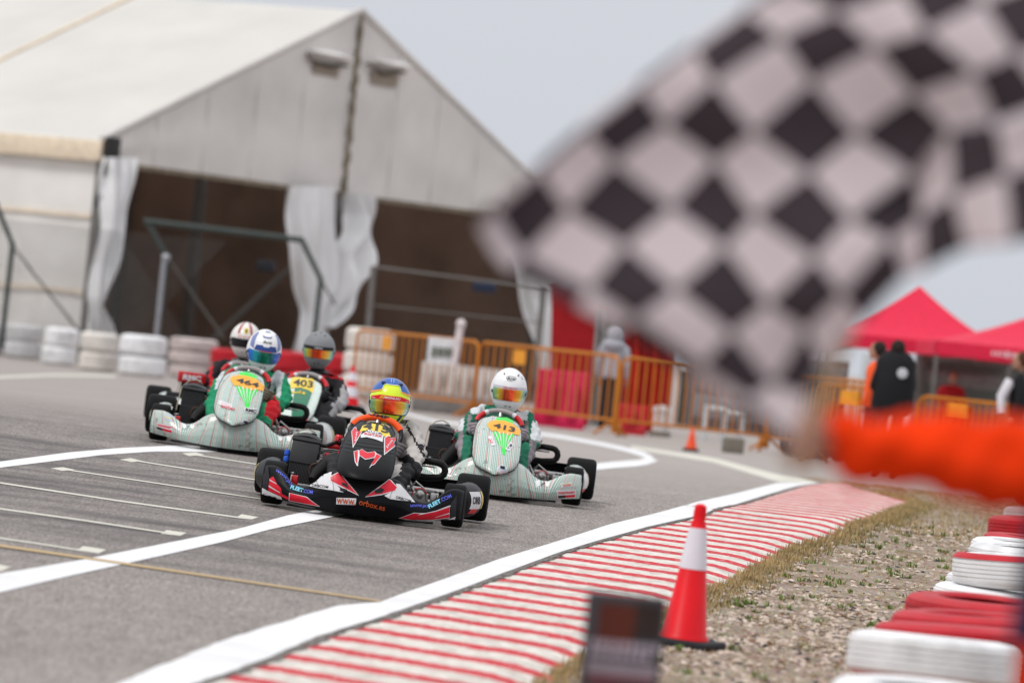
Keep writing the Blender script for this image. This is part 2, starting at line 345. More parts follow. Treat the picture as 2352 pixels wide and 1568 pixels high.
# ------------------------------------------------------------------ kerb
INN = [gpix(x, y) for x, y in ELO]; INN = [(-.5+INN[0].x, INN[0].y-4)]+[(p.x, p.y) for p in INN]
inx = lambda y: interp([(q[1], q[0]) for q in INN], y)+.05
OUT = [gpix(x, y) for x, y in [(1285, 1570), (1304, 1556), (1430, 1480), (1540, 1420), (1622, 1374), (1694, 1347), (1767, 1302), (1844, 1261), (1912, 1247), (1952, 1220), (2011, 1202), (2057, 1180), (2111, 1161)]]
OUT = [(OUT[0].x-.55, OUT[0].y-5)]+[(p.x, p.y) for p in OUT]+[(3.6, 56.2)]
outx = lambda y: interp([(q[1], q[0]) for q in OUT], y)
kvs, kfs, kst = [], [], []; NT = 24; yy = 16.0; k = 0.0; rows = 0
while yy < 58.2:
    xi = inx(yy); wd = min(1.15, outx(yy-.8)-xi); yo = yy-.86*wd; xo = outx(yo)
    for c in range(NT+1):
        t = c/NT; x = xi+(xo-xi)*t; y = yy+(yo-yy)*t
        prof = interp([(0, .004), (.12, .010), (.70, .030), (.80, .030), (1, .004)], t); rid = .0035*(.5-.5*cos(2*pi*(k+.25)))*ss(0, .08, t)*ss(1, .9, t)
        kvs.append((x, y, ground(x, y)+prof+rid+.003)); kst.append((k, t, 0))
    k += .12/(.66+.34*ss(38, 46, yy)); yy += .12; rows += 1
kfs = [(j*(NT+1)+i, j*(NT+1)+i+1, (j+1)*(NT+1)+i+1, (j+1)*(NT+1)+i) for j in range(rows-1) for i in range(NT)]
ko = O('striped_kerb', kvs, kfs, m_kerb, kind='structure')
at = ko.data.attributes.new('stripe', 'FLOAT_VECTOR', 'POINT'); at.data.foreach_set('vector', [c for q in kst for c in q])
vs = []; n = 0; y = 16
while y < 57:
    for dx, dz in ((-.020, .003), (.0, .009+random.uniform(-.006, .006)), (.03+random.uniform(-.02, .03), .012)): vs.append((inx(y)+dx-.02, y, ground(inx(y), y)+dz))
    y += .06; n += 1
O('crumbled_asphalt_edge', vs, [(3*j+i, 3*j+i+1, 3*j+i+4, 3*j+i+3) for j in range(n-1) for i in range(2)], m_crumb, kind='structure')
# ------------------------------------------------------------------ gravel verge, stones, weeds, grass
dxs = [-.12, 0, .05, .15, .3, .5, .8, 1.2, 1.7, 2.3, 3, 4, 6, 9, 14, 25, 60]; vs = []; rr = 0; y = 2.0
while y < 61:
    e = outx(y) if y < 55 else interp([(55, 3.75), (58, 3.4), (61, 3.3)], y)
    for i, d in enumerate(dxs):
        x = e+d; vs.append((x, y, ground(x, y)+(.006 if i < 1 else .016+random.uniform(-.006, .008) if d < 6 else .016)))
    rr += 1; y += .25
q = len(dxs); O('gravel_verge', vs, [(j*q+i, j*q+i+1, (j+1)*q+i+1, (j+1)*q+i) for j in range(rr-1) for i in range(q-1)], m_gravel, kind='structure')
rn = np.random.RandomState(3)
def verge_pt(y0, y1, wmin, wmax, power=1):
    y = y0+(y1-y0)*rn.rand(); x = outx(y)+wmin+(wmax-wmin)*rn.rand()**power; return x, y
m_stone = mat('pale stones', (.50, .41, .345), .9, var=.5, scale=16); m_dark = mat('dark stones', (.045, .045, .05), .8, var=.3)
ico = [(0, 0, 1), (.9, 0, .2), (.3, .85, .3), (-.7, .5, .1), (-.75, -.5, .25), (.3, -.9, .1), (0, 0, -.6)]
icf = [(0, 1, 2), (0, 2, 3), (0, 3, 4), (0, 4, 5), (0, 5, 1), (6, 2, 1), (6, 3, 2), (6, 4, 3), (6, 5, 4), (6, 1, 5)]
def stones(name, N, smin, smax, m):
    vs = []; fs = []
    for i in range(N):
        x, y = verge_pt(18, 44, -.02, 3.2) if i % 3 else verge_pt(18, 32, -.02, 1.8); s = smin+(smax-smin)*rn.rand()**3; a = rn.rand()*6.28; c_, s_ = cos(a), sin(a); fl = .35+.4*rn.rand(); z = ground(x, y)+.014
        b = len(vs); sx = .7+.6*rn.rand()
        for p in ico: vs.append((x+s*(p[0]*sx*c_-p[1]*s_), y+s*(p[0]*sx*s_+p[1]*c_), z+s*fl*p[2]))
        fs += [tuple(b+q for q in f) for f in icf]
    O(name, vs, fs, m, smooth=False, kind='stuff', label='loose stones lying on the gravel verge')
stones('loose_stones', 26000, .006, .030, m_stone); stones('dark_stones', 3000, .006, .028, m_dark); stones('brown_stones', 7000, .006, .026, mat('brown stones', (.20, .115, .075), .9, var=.5, scale=12))
def blades(name, spots, h, w, m, spread=.02, lean=.5, label=''):
    vs = []; fs = []
    for x, y, sc, nb in spots:
        z = ground(x, y)+.01
        for _ in range(nb):
            a = rn.rand()*6.28; hh = h*sc*(.5+.7*rn.rand()); ox, oy = (rn.rand(2)-.5)*spread*2; lx, ly = cos(a)*hh*lean*rn.rand(), sin(a)*hh*lean*rn.rand(); px_, py_ = -sin(a)*w/2, cos(a)*w/2; b = len(vs)
            vs += [(x+ox-px_, y+oy-py_, z), (x+ox+px_, y+oy+py_, z), (x+ox+lx*.5+px_, y+oy+ly*.5+py_, z+hh*.6), (x+ox+lx*.5-px_, y+oy+ly*.5-py_, z+hh*.6), (x+ox+lx, y+oy+ly, z+hh)]
            fs += [(b, b+1, b+2, b+3), (b+3, b+2, b+4)]
    O(name, vs, fs, m, smooth=False, kind='stuff', label=label)
m_dry = mat('dry grass', (.40, .29, .14), .9, var=.35, scale=5); m_grn = mat('green weed leaves', (.15, .21, .05), .7, var=.35, scale=6); m_olive = mat('olive grass', (.16, .15, .05), .9, var=.3, scale=4)
sp_ = []
for i in range(2600):
    x, y = verge_pt(16, 55, -.05, .12+.07*sin(i*.37), 1.2); sp_.append((x, y, .6+.6*rn.rand(), 6))
for i in range(2600):
    x, y = verge_pt(40, 60, 0, 4, 1.2); sp_.append((x, y, .5+.5*rn.rand(), 5))
for i in range(4600):
    x, y = verge_pt(17, 44, 0, 3.4); sp_.append((x, y, .25+.45*rn.rand(), 3))
blades('dry_grass', sp_, .05, .005, m_dry, .035, .7, 'dry straw grass along the outer edge of the kerb')
sp_ = [(*verge_pt(16, 52, -.03, .22, 1.2), .5+.6*rn.rand(), 5) for _ in range(700)]+[(*verge_pt(40, 60, 0, 4), .4+.5*rn.rand(), 4) for _ in range(1500)]
blades('olive_grass', sp_, .042, .005, m_olive, .03, .6, 'short olive grass between the kerb and the gravel')
sp_ = []
for i in range(420):
    x, y = verge_pt(18, 43, .1, 3); s = .5+.8*rn.rand()
    for j in range(3): sp_.append((x+rn.randn()*.03*s, y+rn.randn()*.05*s, s, 7))
blades('green_weeds', sp_, .034, .008, m_grn, .012, 1.1, 'small green weeds growing out of the gravel')
# ------------------------------------------------------------------ marquee
m_roof = mat('marquee roof canvas', (.80, .78, .74), .6, var=.05, scale=.6, dirt=.10, trans=.25); m_gab = mat('marquee gable canvas', (.68, .65, .62), .7, var=.07, scale=.9, dirt=.14)
m_side = mat('marquee side canvas', (.80, .775, .745), .7, var=.07, scale=1.2, dirt=.2); m_fas = mat('beige eave trim', (.82, .69, .53), .6, dirt=.15); m_seam = mat('brown seam lacing', (.22, .18, .13), .8, var=.4, scale=9)
m_curt = mat('white curtain canvas', (.84, .84, .84), .6, var=.06, dirt=.22, scale=1.5); m_post = mat('grey steel post', (.17, .16, .15), .5, .4, dirt=.3); m_dkin = mat('dark brown lining', (.26, .175, .135), .9, var=.3, scale=.7); m_dklit = mat('brown lining', (.80, .44, .31), .9, var=.2, scale=.7)
m_dust = mat('dark floor', (.14, .12, .11), .9)
A0 = pix(243, 322, 97); A0.z = 0; GX = V((cos(R(58)), sin(R(58)), 0)); LX = V((-sin(R(58)), cos(R(58)), 0)); NG = -LX; WH, ZE, ZR, LEN, BAY = 7.33, 3.86, 6.81, 30, 5
MT = M4(((GX.x, LX.x, 0, A0.x), (GX.y, LX.y, 0, A0.y), (0, 0, 1, 0), (0, 0, 0, 1)))   # marquee space: x across the gable, y along the ridge, z up
tent = empty('marquee', 'huge white marquee with a grey canvas gable and dark open doorway behind the tyre wall', 'marquee', MT); IT = MT.inverted()
def tp(x, y, off=0): return IT @ onplane(x, y, A0+NG*off, NG)          # photo position -> point on the gable plane, marquee space
for b in range(6):
    for sgn in (0, 1):
        xa, xb = (-.12, WH) if not sgn else (2*WH+.12, WH)
        def f(u, v, xa=xa, xb=xb, b=b): sag = .05*sin(pi*v)*sin(pi*u); return (xa+(xb-xa)*u, b*BAY+.02+(BAY-.04)*v, ZE-.05+(ZR-ZE+.05)*u-sag)
        G().grid(f, 10, 6).obj('roof_panel', m_roof, tent)
    if b: G().tube([(-.14, b*BAY, ZE-.03), (WH, b*BAY, ZR+.03)], .035).tube([(2*WH+.14, b*BAY, ZE-.03), (WH, b*BAY, ZR+.03)], .035).obj('roof_seam', m_fas, tent)
G().box((-.2, -.05, ZE-.40), (-.05, LEN, ZE-.04)).obj('eave_trim', m_fas, tent, bevel=.03); G().box((2*WH+.05, -.05, ZE-.36), (2*WH+.2, LEN, ZE-.04)).obj('eave_trim', m_fas, tent, bevel=.03)
for b in range(6):
    G().grid(lambda u, v, b=b: (-.03+.05*sin(u*17+2*sin(v*5))*(1-v)*.6+.02*sin(v*22), .08+b*BAY+(BAY-.16)*u, .0+(ZE-.3)*v), 30, 14).obj('side_wall_panel', m_side, tent)
    for z in (1.2, 2.5): G().box((-.085, b*BAY+.1, z), (-.06, (b+1)*BAY-.1, z+.05)).obj('wall_batten', m_fas, tent)
lz = 3.48
for h, (x0, x1) in enumerate(((.0, WH-.05), (WH+.05, 2*WH))):
    n = 5
    for i in range(n):
        a, c = x0+(x1-x0)*i/n, x0+(x1-x0)*(i+1)/n; zt = lambda x: ZR-.06-(ZR-ZE)*abs(x-WH)/WH
        G().grid(lambda u, v: (a+.008+(c-a-.016)*u, -.02*sin(u*pi)+.015*sin(v*9+i), lz+(zt(a+(c-a)*u)-lz)*v), 6, 10).obj('gable_panel', m_gab, tent)
        if i: G().tube([(a, .0, lz), (a, .0, zt(a))], .02, 6).obj('gable_seam', m_gab, tent)
    G().box((x0, -.03, lz-.06), (x1, .05, lz+.02)).obj('door_header', m_seam, tent)
g = G()
for i in range(34): z = lz+(ZR-.1-lz)*i/34; g.tube([(WH+.03*sin(i*2.1), -.05, z), (WH-.03*sin(i*1.7), -.05, z+.10)], .05+.012*sin(i*1.3), 6)
g.obj('gable_lacing', m_seam, tent)
for s in (0, 1): G().tube([(-.15 if not s else 2*WH+.15, -.03, ZE+.0), (WH, -.03, ZR+.02)], .055, 8).obj('gable_edge', m_gab, tent)
# corner posts, centre post, frames inside
m_postl = mat('light grey post', (.30, .30, .29), .5, .3, dirt=.4)
G().box((-.1, -.1, 0), (.14, .08, ZE-.02)).obj('corner_post', m_post, tent, bevel=.02); G().box((.15, -.06, 0), (.22, .06, ZE-.4)).obj('corner_post', m_postl, tent)
g = G(); g.box((-.14, -.14, 2.72), (.2, .02, 2.9)); g.box((-.12, -.16, 3.2), (.24, 0, 3.9)); g.obj('post_bracket', mat('dark bracket', (.03, .028, .026), .6), tent, bevel=.02)
G().box((WH-.12, .02, 0), (WH+.1, .2, lz)).obj('centre_post', m_post, tent, bevel=.02); G().box((2*WH-.2, -.05, 0), (2*WH, .15, ZE)).obj('corner_post', m_post, tent)
for b in range(1, 4):
    for x in (0.15, WH*2-.15, 4.7, 10): G().box((x-.09, b*BAY-.09, 0), (x+.09, b*BAY+.09, ZE+.8 if 4 < x < 11 else ZE)).obj('inner_post', m_post, tent)
    G().box((0, b*BAY-.08, ZE-.2), (2*WH, b*BAY+.08, ZE)).obj('inner_beam', m_post, tent)
G().tube([(1.5, 4, 3.4), (6.2, 4, .3)], .05, 6).obj('inner_brace', m_post, tent); G().tube([(13.5, 4, 3.2), (9, 4, .3)], .05, 6).obj('inner_brace', m_post, tent)
YB = 13
for i in range(8):
    G().box((i*1.83+.02, YB, .0), ((i+1)*1.83-.02, YB+.08, 1.9)).obj('back_wall_panel', m_dkin, tent); G().box((i*1.83+.02, YB, 1.92), ((i+1)*1.83-.02, YB+.06, 4.6)).obj('back_wall_panel', m_dklit, tent)  # upper panels lighter: daylight through the canvas is put into their colour
G().box((.02, .1, .0), (.06, YB, ZE-.3)).obj('inner_lining', m_dkin, tent); G().box((2*WH-.06, .1, 0), (2*WH-.02, YB, ZE)).obj('inner_lining', m_dkin, tent)
G().add([(0, YB+.1, 0), (2*WH, YB+.1, 0), (2*WH, YB+.1, ZE), (WH, YB+.1, ZR-.3), (0, YB+.1, ZE)], [(0, 1, 2, 3, 4)]).obj('inner_lining', m_dkin, tent, smooth=False)
G().box((.05, .3, .01), (2*WH-.05, YB, .03)).obj('tent_floor', m_dust, tent)
# sagging roof-vent windows in the gable
m_tan = mat('tan mesh vent', (.30, .25, .20), .9); m_dkb = mat('dark sagging hem', (.09, .08, .06), .9)
z6c = lambda x, y: ((700+x/5.8075)/1.08844, (60+y/5.8075)/1.08844)
for rect, hem, fold in (([(470, 590), (870, 640), (840, 790), (480, 720)], [(385, 430), (430, 500), (520, 560), (640, 585), (760, 610), (880, 600), (990, 620)], [(440, 390), (620, 430), (820, 470), (1050, 530)]),
                        ([(1310, 690), (1720, 740), (1680, 930), (1325, 880)], [(1245, 580), (1310, 590), (1400, 660), (1500, 715), (1600, 720), (1700, 690), (1820, 710)], [(1400, 530), (1560, 580), (1720, 600), (1880, 640)])):
    v = empty('vent', '', 'x'); del v['category']; del v['label']; v.parent = tent
    G().add([tp(*z6c(*q), .05) for q in rect], [(0, 1, 2, 3)]).obj('vent_mesh', m_tan, v, smooth=False)
    G().tube([tp(*z6c(*q), .10) for q in hem], [.02, .03, .035, .035, .035, .03, .02], 8).obj('vent_hem', m_dkb, v)
    G().tube([tp(*z6c(*q), .10) for q in fold], [.05, .13, .15, .06], 8, flat=.5).obj('vent_flap', mat('white flap', (.82, .80, .77), .7), v)
# curtains, gathered and tied
def curtain(rows, folds, amp, off):
    ky = [r[0] for r in rows]
    def f(u, v):
        y = ky[0]+(ky[-1]-ky[0])*v; a = interp([(r[0], r[1]) for r in rows], y); b = interp([(r[0], r[2]) for r in rows], y); x = a+(b-a)*u
        p = tp(x, y, off); p.y += amp*sin(u*folds*2*pi+1.5*sin(v*4))*(.4+.6*min(1, (b-a)/70))+.4*amp*sin(v*14+u*5); return p
    G().grid(f, 44, 36).obj('curtain', m_curt, tent)
curtain([(362, 246, 306), (420, 241, 303), (520, 236, 288), (600, 226, 268), (690, 206, 240), (700, 208, 236), (740, 203, 252), (790, 200, 262), (850, 196, 268)], 3, .12, .22)
curtain([(428, 670, 764), (500, 669, 763), (600, 674, 763), (660, 688, 758), (700, 700, 747), (720, 702, 744), (760, 690, 750), (805, 674, 757), (900, 664, 760)], 3.5, .12, .25)
curtain([(446, 808, 838), (490, 812, 848), (535, 800, 852), (575, 778, 851), (620, 771, 842), (660, 766, 822), (700, 758, 794), (735, 748, 768), (750, 744, 756)], 2, .25, .35)
curtain([(470, 1175, 1266), (560, 1185, 1268), (640, 1198, 1270), (720, 1215, 1268), (800, 1230, 1266), (900, 1236, 1275)], 2.5, .12, .2)
# ------------------------------------------------------------------ debris fence with cranked posts
m_fgr = mat('dark green coated steel', (.035, .05, .045), .45, .2); m_galv = mat('galvanised steel', (.36, .37, .4), .4, .6); m_wire = mat('grey wire', (.13, .13, .125), .5, .5)
FD = 94.5
def fence_post(fen, top, crank, foot, r=.045, m=m_fgr): G().tube([pix(*top, FD), pix(*crank, FD), pix(foot[0], foot[1], FD)], r, 8).obj('post', m, fen)
fen = empty('chain_link_fence', 'chain link fence with cranked dark posts standing in front of the marquee side wall', 'fence', V((0, 0, 0)))
fence_post(fen, (-12, 462), (29, 562), (2, 800)); fence_post(fen, (338, 510), (384, 590), (352, 830)); fence_post(fen, (692, 549), (737, 642), (719, 800)); G().tube([pix(378, 588, FD-.2), pix(357, 790, FD-.2)], .04, 8).obj('post_sleeve', m_galv, fen); G().ell(pix(381, 592, FD-.2), .075).obj('post_cap', m_galv, fen)
G().tube([pix(330, 508, FD), pix(696, 551, FD)], .05, 8).obj('top_rail', m_fgr, fen)
for a, b in (((384, 592), (515, 778)), ((29, 566), (205, 790)), ((737, 644), (770, 700))): G().tube([pix(*a, FD), pix(*b, FD)], .022, 6).obj('brace', mat('dull brace', (.10, .095, .09), .6), fen)
vs = []; fs = []
wp = lambda s, z: pix(-260+s*138, 0, FD)*0+V((pix(0, 600, FD).x-2.2+s, FD, z))
for sg in (1, -1):
    i = -4.
    while i < 4.6:
        a0, a1 = (0, 2.3); p = []
        for zz in (.0, 2.25):
            p.append(V((pix(100, 600, FD).x-1.2+i+sg*zz*.8+(0 if sg > 0 else 2.3*.8), FD+sg*.01, zz+.05)))
        if p[0].x > -11.5 and max(p[0].x, p[1].x) < -4.9:
            b = len(vs); w = .0055; vs += [p[0]-V((w, 0, 0)), p[0]+V((w, 0, 0)), p[1]+V((w, 0, 0)), p[1]-V((w, 0, 0))]; fs.append((b, b+1, b+2, b+3))
        i += .065
O('wire_mesh', vs, fs, m_wire, fen, smooth=False, kind='stuff')
f2 = empty('wire_fence', 'thin grey wire fence crossing the right doorway of the marquee', 'fence', V((0, 0, 0)))
for a, b, r in (((858, 612), (845, 760), .05), ((1250, 655), (1235, 800), .05)): G().tube([pix(*a, 92), pix(*b, 92)], r, 6).obj('post', m_post, f2)
G().tube([pix(856, 612, 92), pix(1262, 664, 92)], .022, 6).obj('top_rail', m_post, f2); G().tube([pix(850, 700, 92), pix(1250, 742, 92)], .012, 6).obj('wire', m_post, f2)
m_dbag = mat('black speaker plastic', (.02, .02, .025), .6)
o = G().box(pix(588, 622, 99)-V((0, .2, 0)), pix(634, 600, 99)+V((0, .2, 0))).obj('floodlight', m_dbag, bevel=.03); tag(o, 'small dark floodlight hanging inside the left marquee doorway', 'floodlight')
o = G().box(pix(1085, 668, 101)-V((0, .2, 0)), pix(1140, 652, 101)+V((0, .2, 0))).obj('floodlight', mat('dark blue plastic', (.02, .03, .06), .5), bevel=.03); tag(o, 'small dark blue floodlight hanging inside the right marquee doorway', 'floodlight')
# ------------------------------------------------------------------ tyres
m_tw = mat('white painted tyre', (.82, .82, .83), .55, var=.06, dirt=.40, scale=5, bump=.3); m_tr = mat('red painted tyre', (.50, .018, .03), .5, var=.12, dirt=.3, scale=5, bump=.3); m_tb = mat('dirty white tyre', (.74, .70, .65), .6, var=.1, dirt=.4, scale=4, bump=.3); m_tp = mat('faded pinkish tyre', (.62, .54, .52), .6, var=.15, dirt=.6, scale=4, bump=.3)
def tyre_mesh(Rr, h, tread=.008, n=40):
    pr = [(Rr*.55, .10*h), (Rr*.58, .03*h), (Rr*.72, 0), (Rr*.9, .05*h), (Rr*.975, .14*h)]
    z = .2
    while z < .8:
        pr += [(Rr*(1-.012*abs(z-.5)), z*h), (Rr*(1-.012*abs(z-.5)), (z+.085)*h), (Rr-tread, (z+.095)*h), (Rr-tread, (z+.115)*h)]; z += .125
    pr += [(Rr*.975, .86*h), (Rr*.9, .95*h), (Rr*.72, h), (Rr*.58, .97*h), (Rr*.55, .9*h), (Rr*.86, .8*h), (Rr*.86, .2*h)]
    return G().lathe(pr, n, closed=True)
def tyre(name, loc, Rr, h, m, label, group, rz=0, tilt=0):
    o = tyre_mesh(Rr, h).obj(name, m); o.location = loc; o.rotation_euler = (tilt, tilt*.7, rz); tag(o, label, 'tyre', group); return o
# far wall on the left: photo left, right, top, bottom edge, tiers, paint
for i, (l, r, t, b, n, mm_, des) in enumerate(((-88, 0, 738, 812, 2, m_tw, 'at the picture edge'), (3, 89, 744, 823, 2, m_tw, 'first whole stack from the left'), (91, 171, 751, 838, 2, m_tw, 'second whole stack from the left'), (172, 262, 762, 852, 2, m_tb, 'stained cream stack below the curtain'), (264, 375, 768, 864, 2, m_tw, 'broad clean stack next to the cream one'), (379, 492, 776, 869, 3, m_tp, 'three high pinkish stack behind the karts'))):
    p = gpix((l+r)/2, b); sc = FPX/p.y; Rr = (r-l)/2/sc; H = (b-t)/sc/n
    for k in range(n): tyre('barrier_tyre', (p.x+random.uniform(-.02, .02), p.y+Rr, k*H+.002*k), Rr, H*.97, mm_, f"white tyre, {['bottom', 'middle' if n == 3 else 'top', 'top'][k]} of its stack, {des}", 'white tyres stacked along the far left wall', rz=i*1.3+k)
for nm, l, r, t, b, n, mm_, des in (('red', 474, 560, 800, 880, 2, m_tr, 'behind the striped helmet'), ('red', 618, 716, 806, 900, 2, m_tr, 'between the blue and grey helmets'), ('red', 718, 866, 812, 905, 2, m_tr, 'beside the small cone behind the grey helmet'), ('white', 778, 892, 752, 912, 3, m_tb, 'tall stack behind the red tyres')):
    p = gpix((l+r)/2, b); sc = FPX/p.y; Rr = (r-l)/2/sc; H = (b-t)/sc/n
    for k in range(n): tyre('barrier_tyre', (p.x, p.y+Rr, k*H+.002*k), Rr, H*.97, mm_, f"{nm} painted tyre, {['bottom', 'middle' if n == 3 else 'top', 'top'][k]} of its stack, {des}", nm+' tyres behind the karts', rz=k)
# near wall on the right: distance, left edge in the photo, tyres from the ground up
for d, lefts, cols, des in ((20.6, (1880, 1905), (m_tr, m_tw), 'in the nearest stack below the picture edge'), (23.4, (1925, 1948), (m_tr, m_tw), 'in the stack before the all red one'), (24.3, (1990, 2008), (m_tr, m_tr), 'in the third stack from the bottom edge'), (25.3, (2030, 2050), (m_tr, m_tr), 'in the fourth stack from the bottom edge'), (26.6, (2036, 2080), (m_tr, m_tr), 'in the last all red stack'), (28.0, (2100,), (m_tr,), 'low behind the last all red stack'), (29.6, (2124,), (m_tw,), 'low in front of the all white stack'), (31.4, (2143, 2192), (m_tw, m_tw), 'in the all white stack'), (32.6, (2170, 2226), (m_tw, m_tw), 'in the stack just behind the all white one'), (34.4, (2215,), (m_tw,), 'low between the white stacks and the lone red tyre'), (38.2, (2256,), (m_tr,), 'lying alone behind the white stacks'), (37.4, (2230,), (m_tw,), 'peeping out behind the lone red tyre'), (42, (2272,), (m_tr,), 'low behind the peeping white tyre'), (46.5, (2306, 2335), (m_tw, m_tr), 'in the farthest stack at the picture edge')):
    Rr, H = (.36, .195) if d < 30 else (.33, .19)
    for k, (l, mm_) in enumerate(zip(lefts, cols)):
        p = None
        z = ground(2.5, d); q = pix(l, 1300, d); bb = (z+.1+k*H-HC)*FPX/d; y = 784-(bb+1*0)*cos(ROLL)-0
        # photo row of the tyre's middle at this column
        for _ in range(6):
            q = pix(l, y, d); z = ground(q.x+Rr, d)+.02+k*(H+.004)+H/2; y += (q.z-z)*FPX/d*1.0
        lb = f"{'red' if mm_ is m_tr else 'white'} tyre {['at the bottom', 'on top'][k]} " + des if len(lefts) > 1 else f"{'red' if mm_ is m_tr else 'white'} painted tyre " + des
        o = tyre('barrier_tyre', (q.x+Rr, d+Rr*.3, z-H/2), Rr, H, mm_, lb, 'tyres stacked beside the marshal', rz=k+d, tilt=R(2*(-1)**k))
        if mm_ is m_tr and k == 0 and d == 26.6: G().lathe([(Rr*.93, H*.93), (Rr*.985, H*.84), (Rr*1.004, H*.9), (Rr*.95, H*1.01), (Rr*.7, H*1.02)], 40).obj('painted_band', mat('pinkish white paint', (.66, .52, .52), .6, dirt=.2), o)
        if k == 1 and d == 31.4: G().lathe([(Rr*.80, H*1.0), (Rr*.93, H*.975), (Rr*.99, H*.87), (Rr*1.003, H*.84)], 40).obj('painted_band', m_tr, o)
# ------------------------------------------------------------------ cones
m_cr = mat('red cone plastic', (.74, .004, .012), .4, var=.06); m_cw = mat('white cone sleeve', (.74, .72, .78), .3, var=.03); m_rub = mat('black rubber base', (.025, .025, .03), .7); m_co = mat('orange cone plastic', (.80, .08, .02), .4)
def cone(p, h, label, mr_, sleeves, rot=0, k=1.0, group=None, rb=.155, rt=.05):
    n = V((-(ground(p.x+.5, p.y)-ground(p.x-.5, p.y)), -(ground(p.x, p.y+.5)-ground(p.x, p.y-.5)), 1)).normalized()
    r = empty('traffic_cone', label, 'traffic cone', M4.Translation(p) @ n.to_track_quat('Z', 'Y').to_matrix().to_4x4() @ M4.Rotation(rot, 4, 'Z'), group)
    b = (.17 if h > .65 else .24)*h/.7*k; G().box((-b, -b, 0), (b, b, .035)).obj('base', m_rub, r, bevel=.012)
    q = h/.7*k; G().lathe([(rb*1.14*q, .036), (rb*1.1*q, .05), (rb*q, .06), (rt*q, h*.86), (rt*.8*q, h*.88), (rt*.85*q, h*.93), (rt*.75*q, h*.985), (rt*.4*q, h), (.001, h)], 36).obj('cone_body', mr_, r)
    rr = lambda z: (rb+(rt-rb)*(z-.06)/(h*.86-.06))*q+.002
    for a, c in sleeves: G().lathe([(rr(a*h)-.004, a*h-.001), (rr(a*h), a*h), (rr(c*h), c*h), (rr(c*h)-.004, c*h+.001)], 36).obj('sleeve', m_cw, r)
    return r
pc = gpix(1568, 1490); pc = V((pc.x, pc.y, ground(pc.x, pc.y)+.015))
cone(pc, .67, 'red traffic cone with a broad white sleeve standing at the edge of the kerb', m_cr, [(.545, .83)], rot=.35, k=1.0, rb=.108, rt=.038)
p = gpix(811, 932); cone(V((p.x, p.y-2, 0)), .58, 'red and white striped cone standing in front of the red tyre stack', m_cr, [(.26, .5), (.64, .84)])
p = gpix(1586, 1036); cone(V((p.x, p.y, 0)), .30, 'small orange cone standing on the asphalt before the yellow barriers', m_co, [])
# ------------------------------------------------------------------ yellow crowd barriers
m_yb = mat('amber painted steel', (.50, .17, .015), .5, var=.12, scale=3, dirt=.2); m_plate = mat('amber plate', (.74, .30, .03), .5)
def barrier(a, b, label, plate=None, feet=True, nb=17, hgt=1.08):
    """a, b: ground points of the two ends"""
    r = empty('crowd_barrier', label, 'barrier', V((a.x, a.y, 0)), 'amber crowd barriers along the track'); d = b-a; d.z = 0; L = d.length; u = d.normalized(); w = V((-u.y, u.x, 0)); P = lambda s, z, o=0: u*s+w*o+V((0, 0, z)); c = .12
    pts = [P(0, .05), P(0, hgt-c), P(c*.3, hgt-c*.3), P(c, hgt), P(L-c, hgt), P(L-c*.3, hgt-c*.3), P(L, hgt-c), P(L, .05)]
    G().tube(pts, .024, 8).obj('frame', m_yb, r); G().tube([P(0, .22), P(L, .22)], .02, 8).obj('lower_rail', m_yb, r)
    for i in range(nb): G().tube([P(L*(i+1)/(nb+1), .22), P(L*(i+1)/(nb+1), hgt)], .013, 6).obj('bar', m_yb, r)
    for s in (.05, L-.05): G().tube([P(s, .02, -.26), P(s, .2, 0), P(s, .02, .26)], .02, 6).obj('foot', m_yb, r)
    if plate: G().box((0, -.01, 0), (.31, .01, .2), M4.Translation(P(plate, hgt-.25, -.03)) @ M4.Rotation(math.atan2(u.y, u.x), 4, 'Z')).obj('plate', m_plate, r)
    return r
def gp(x, y, d=None):
    p = gpix(x, y) if d is None else pix(x, y, d); return V((p.x, p.y, 0))
PB = [gp(806, 925), gp(1082, 962), gp(1086, 962), gp(1405, 1002), gp(1412, 1002), gp(1752, 1037), gp(1760, 1038), gp(2040, 1080)]
barrier(PB[0], PB[1], 'amber crowd barrier carrying the white paper notice, beside the tall white tyre stack', 1.0)
barrier(PB[2], PB[3], 'amber crowd barrier behind the white helmet with an amber plate on its top rail', .95); barrier(PB[4], PB[5], 'amber crowd barrier in front of the red tent walls'); barrier(PB[6], PB[7], 'amber crowd barrier largely hidden below the chequered flag')
DR = 70
for x0, x1, y0, y1, lb, pl in ((1880, 2058, 878, 898, 'amber crowd barrier with a plate, left of the man in the black jacket', .45), (2112, 2330, 905, 935, 'amber crowd barrier under the orange sleeve, right of the man in the black jacket', .5), (2334, 2520, 936, 955, 'amber crowd barrier at the picture edge under the far red gazebo', None)):
    a = pix(x0, y0, DR+3); b = pix(x1, y1, DR+2); h = (a.z+b.z)/2; barrier(V((a.x, a.y, 0)), V((b.x, b.y, 0)), lb, pl, hgt=max(.95, h), nb=13)
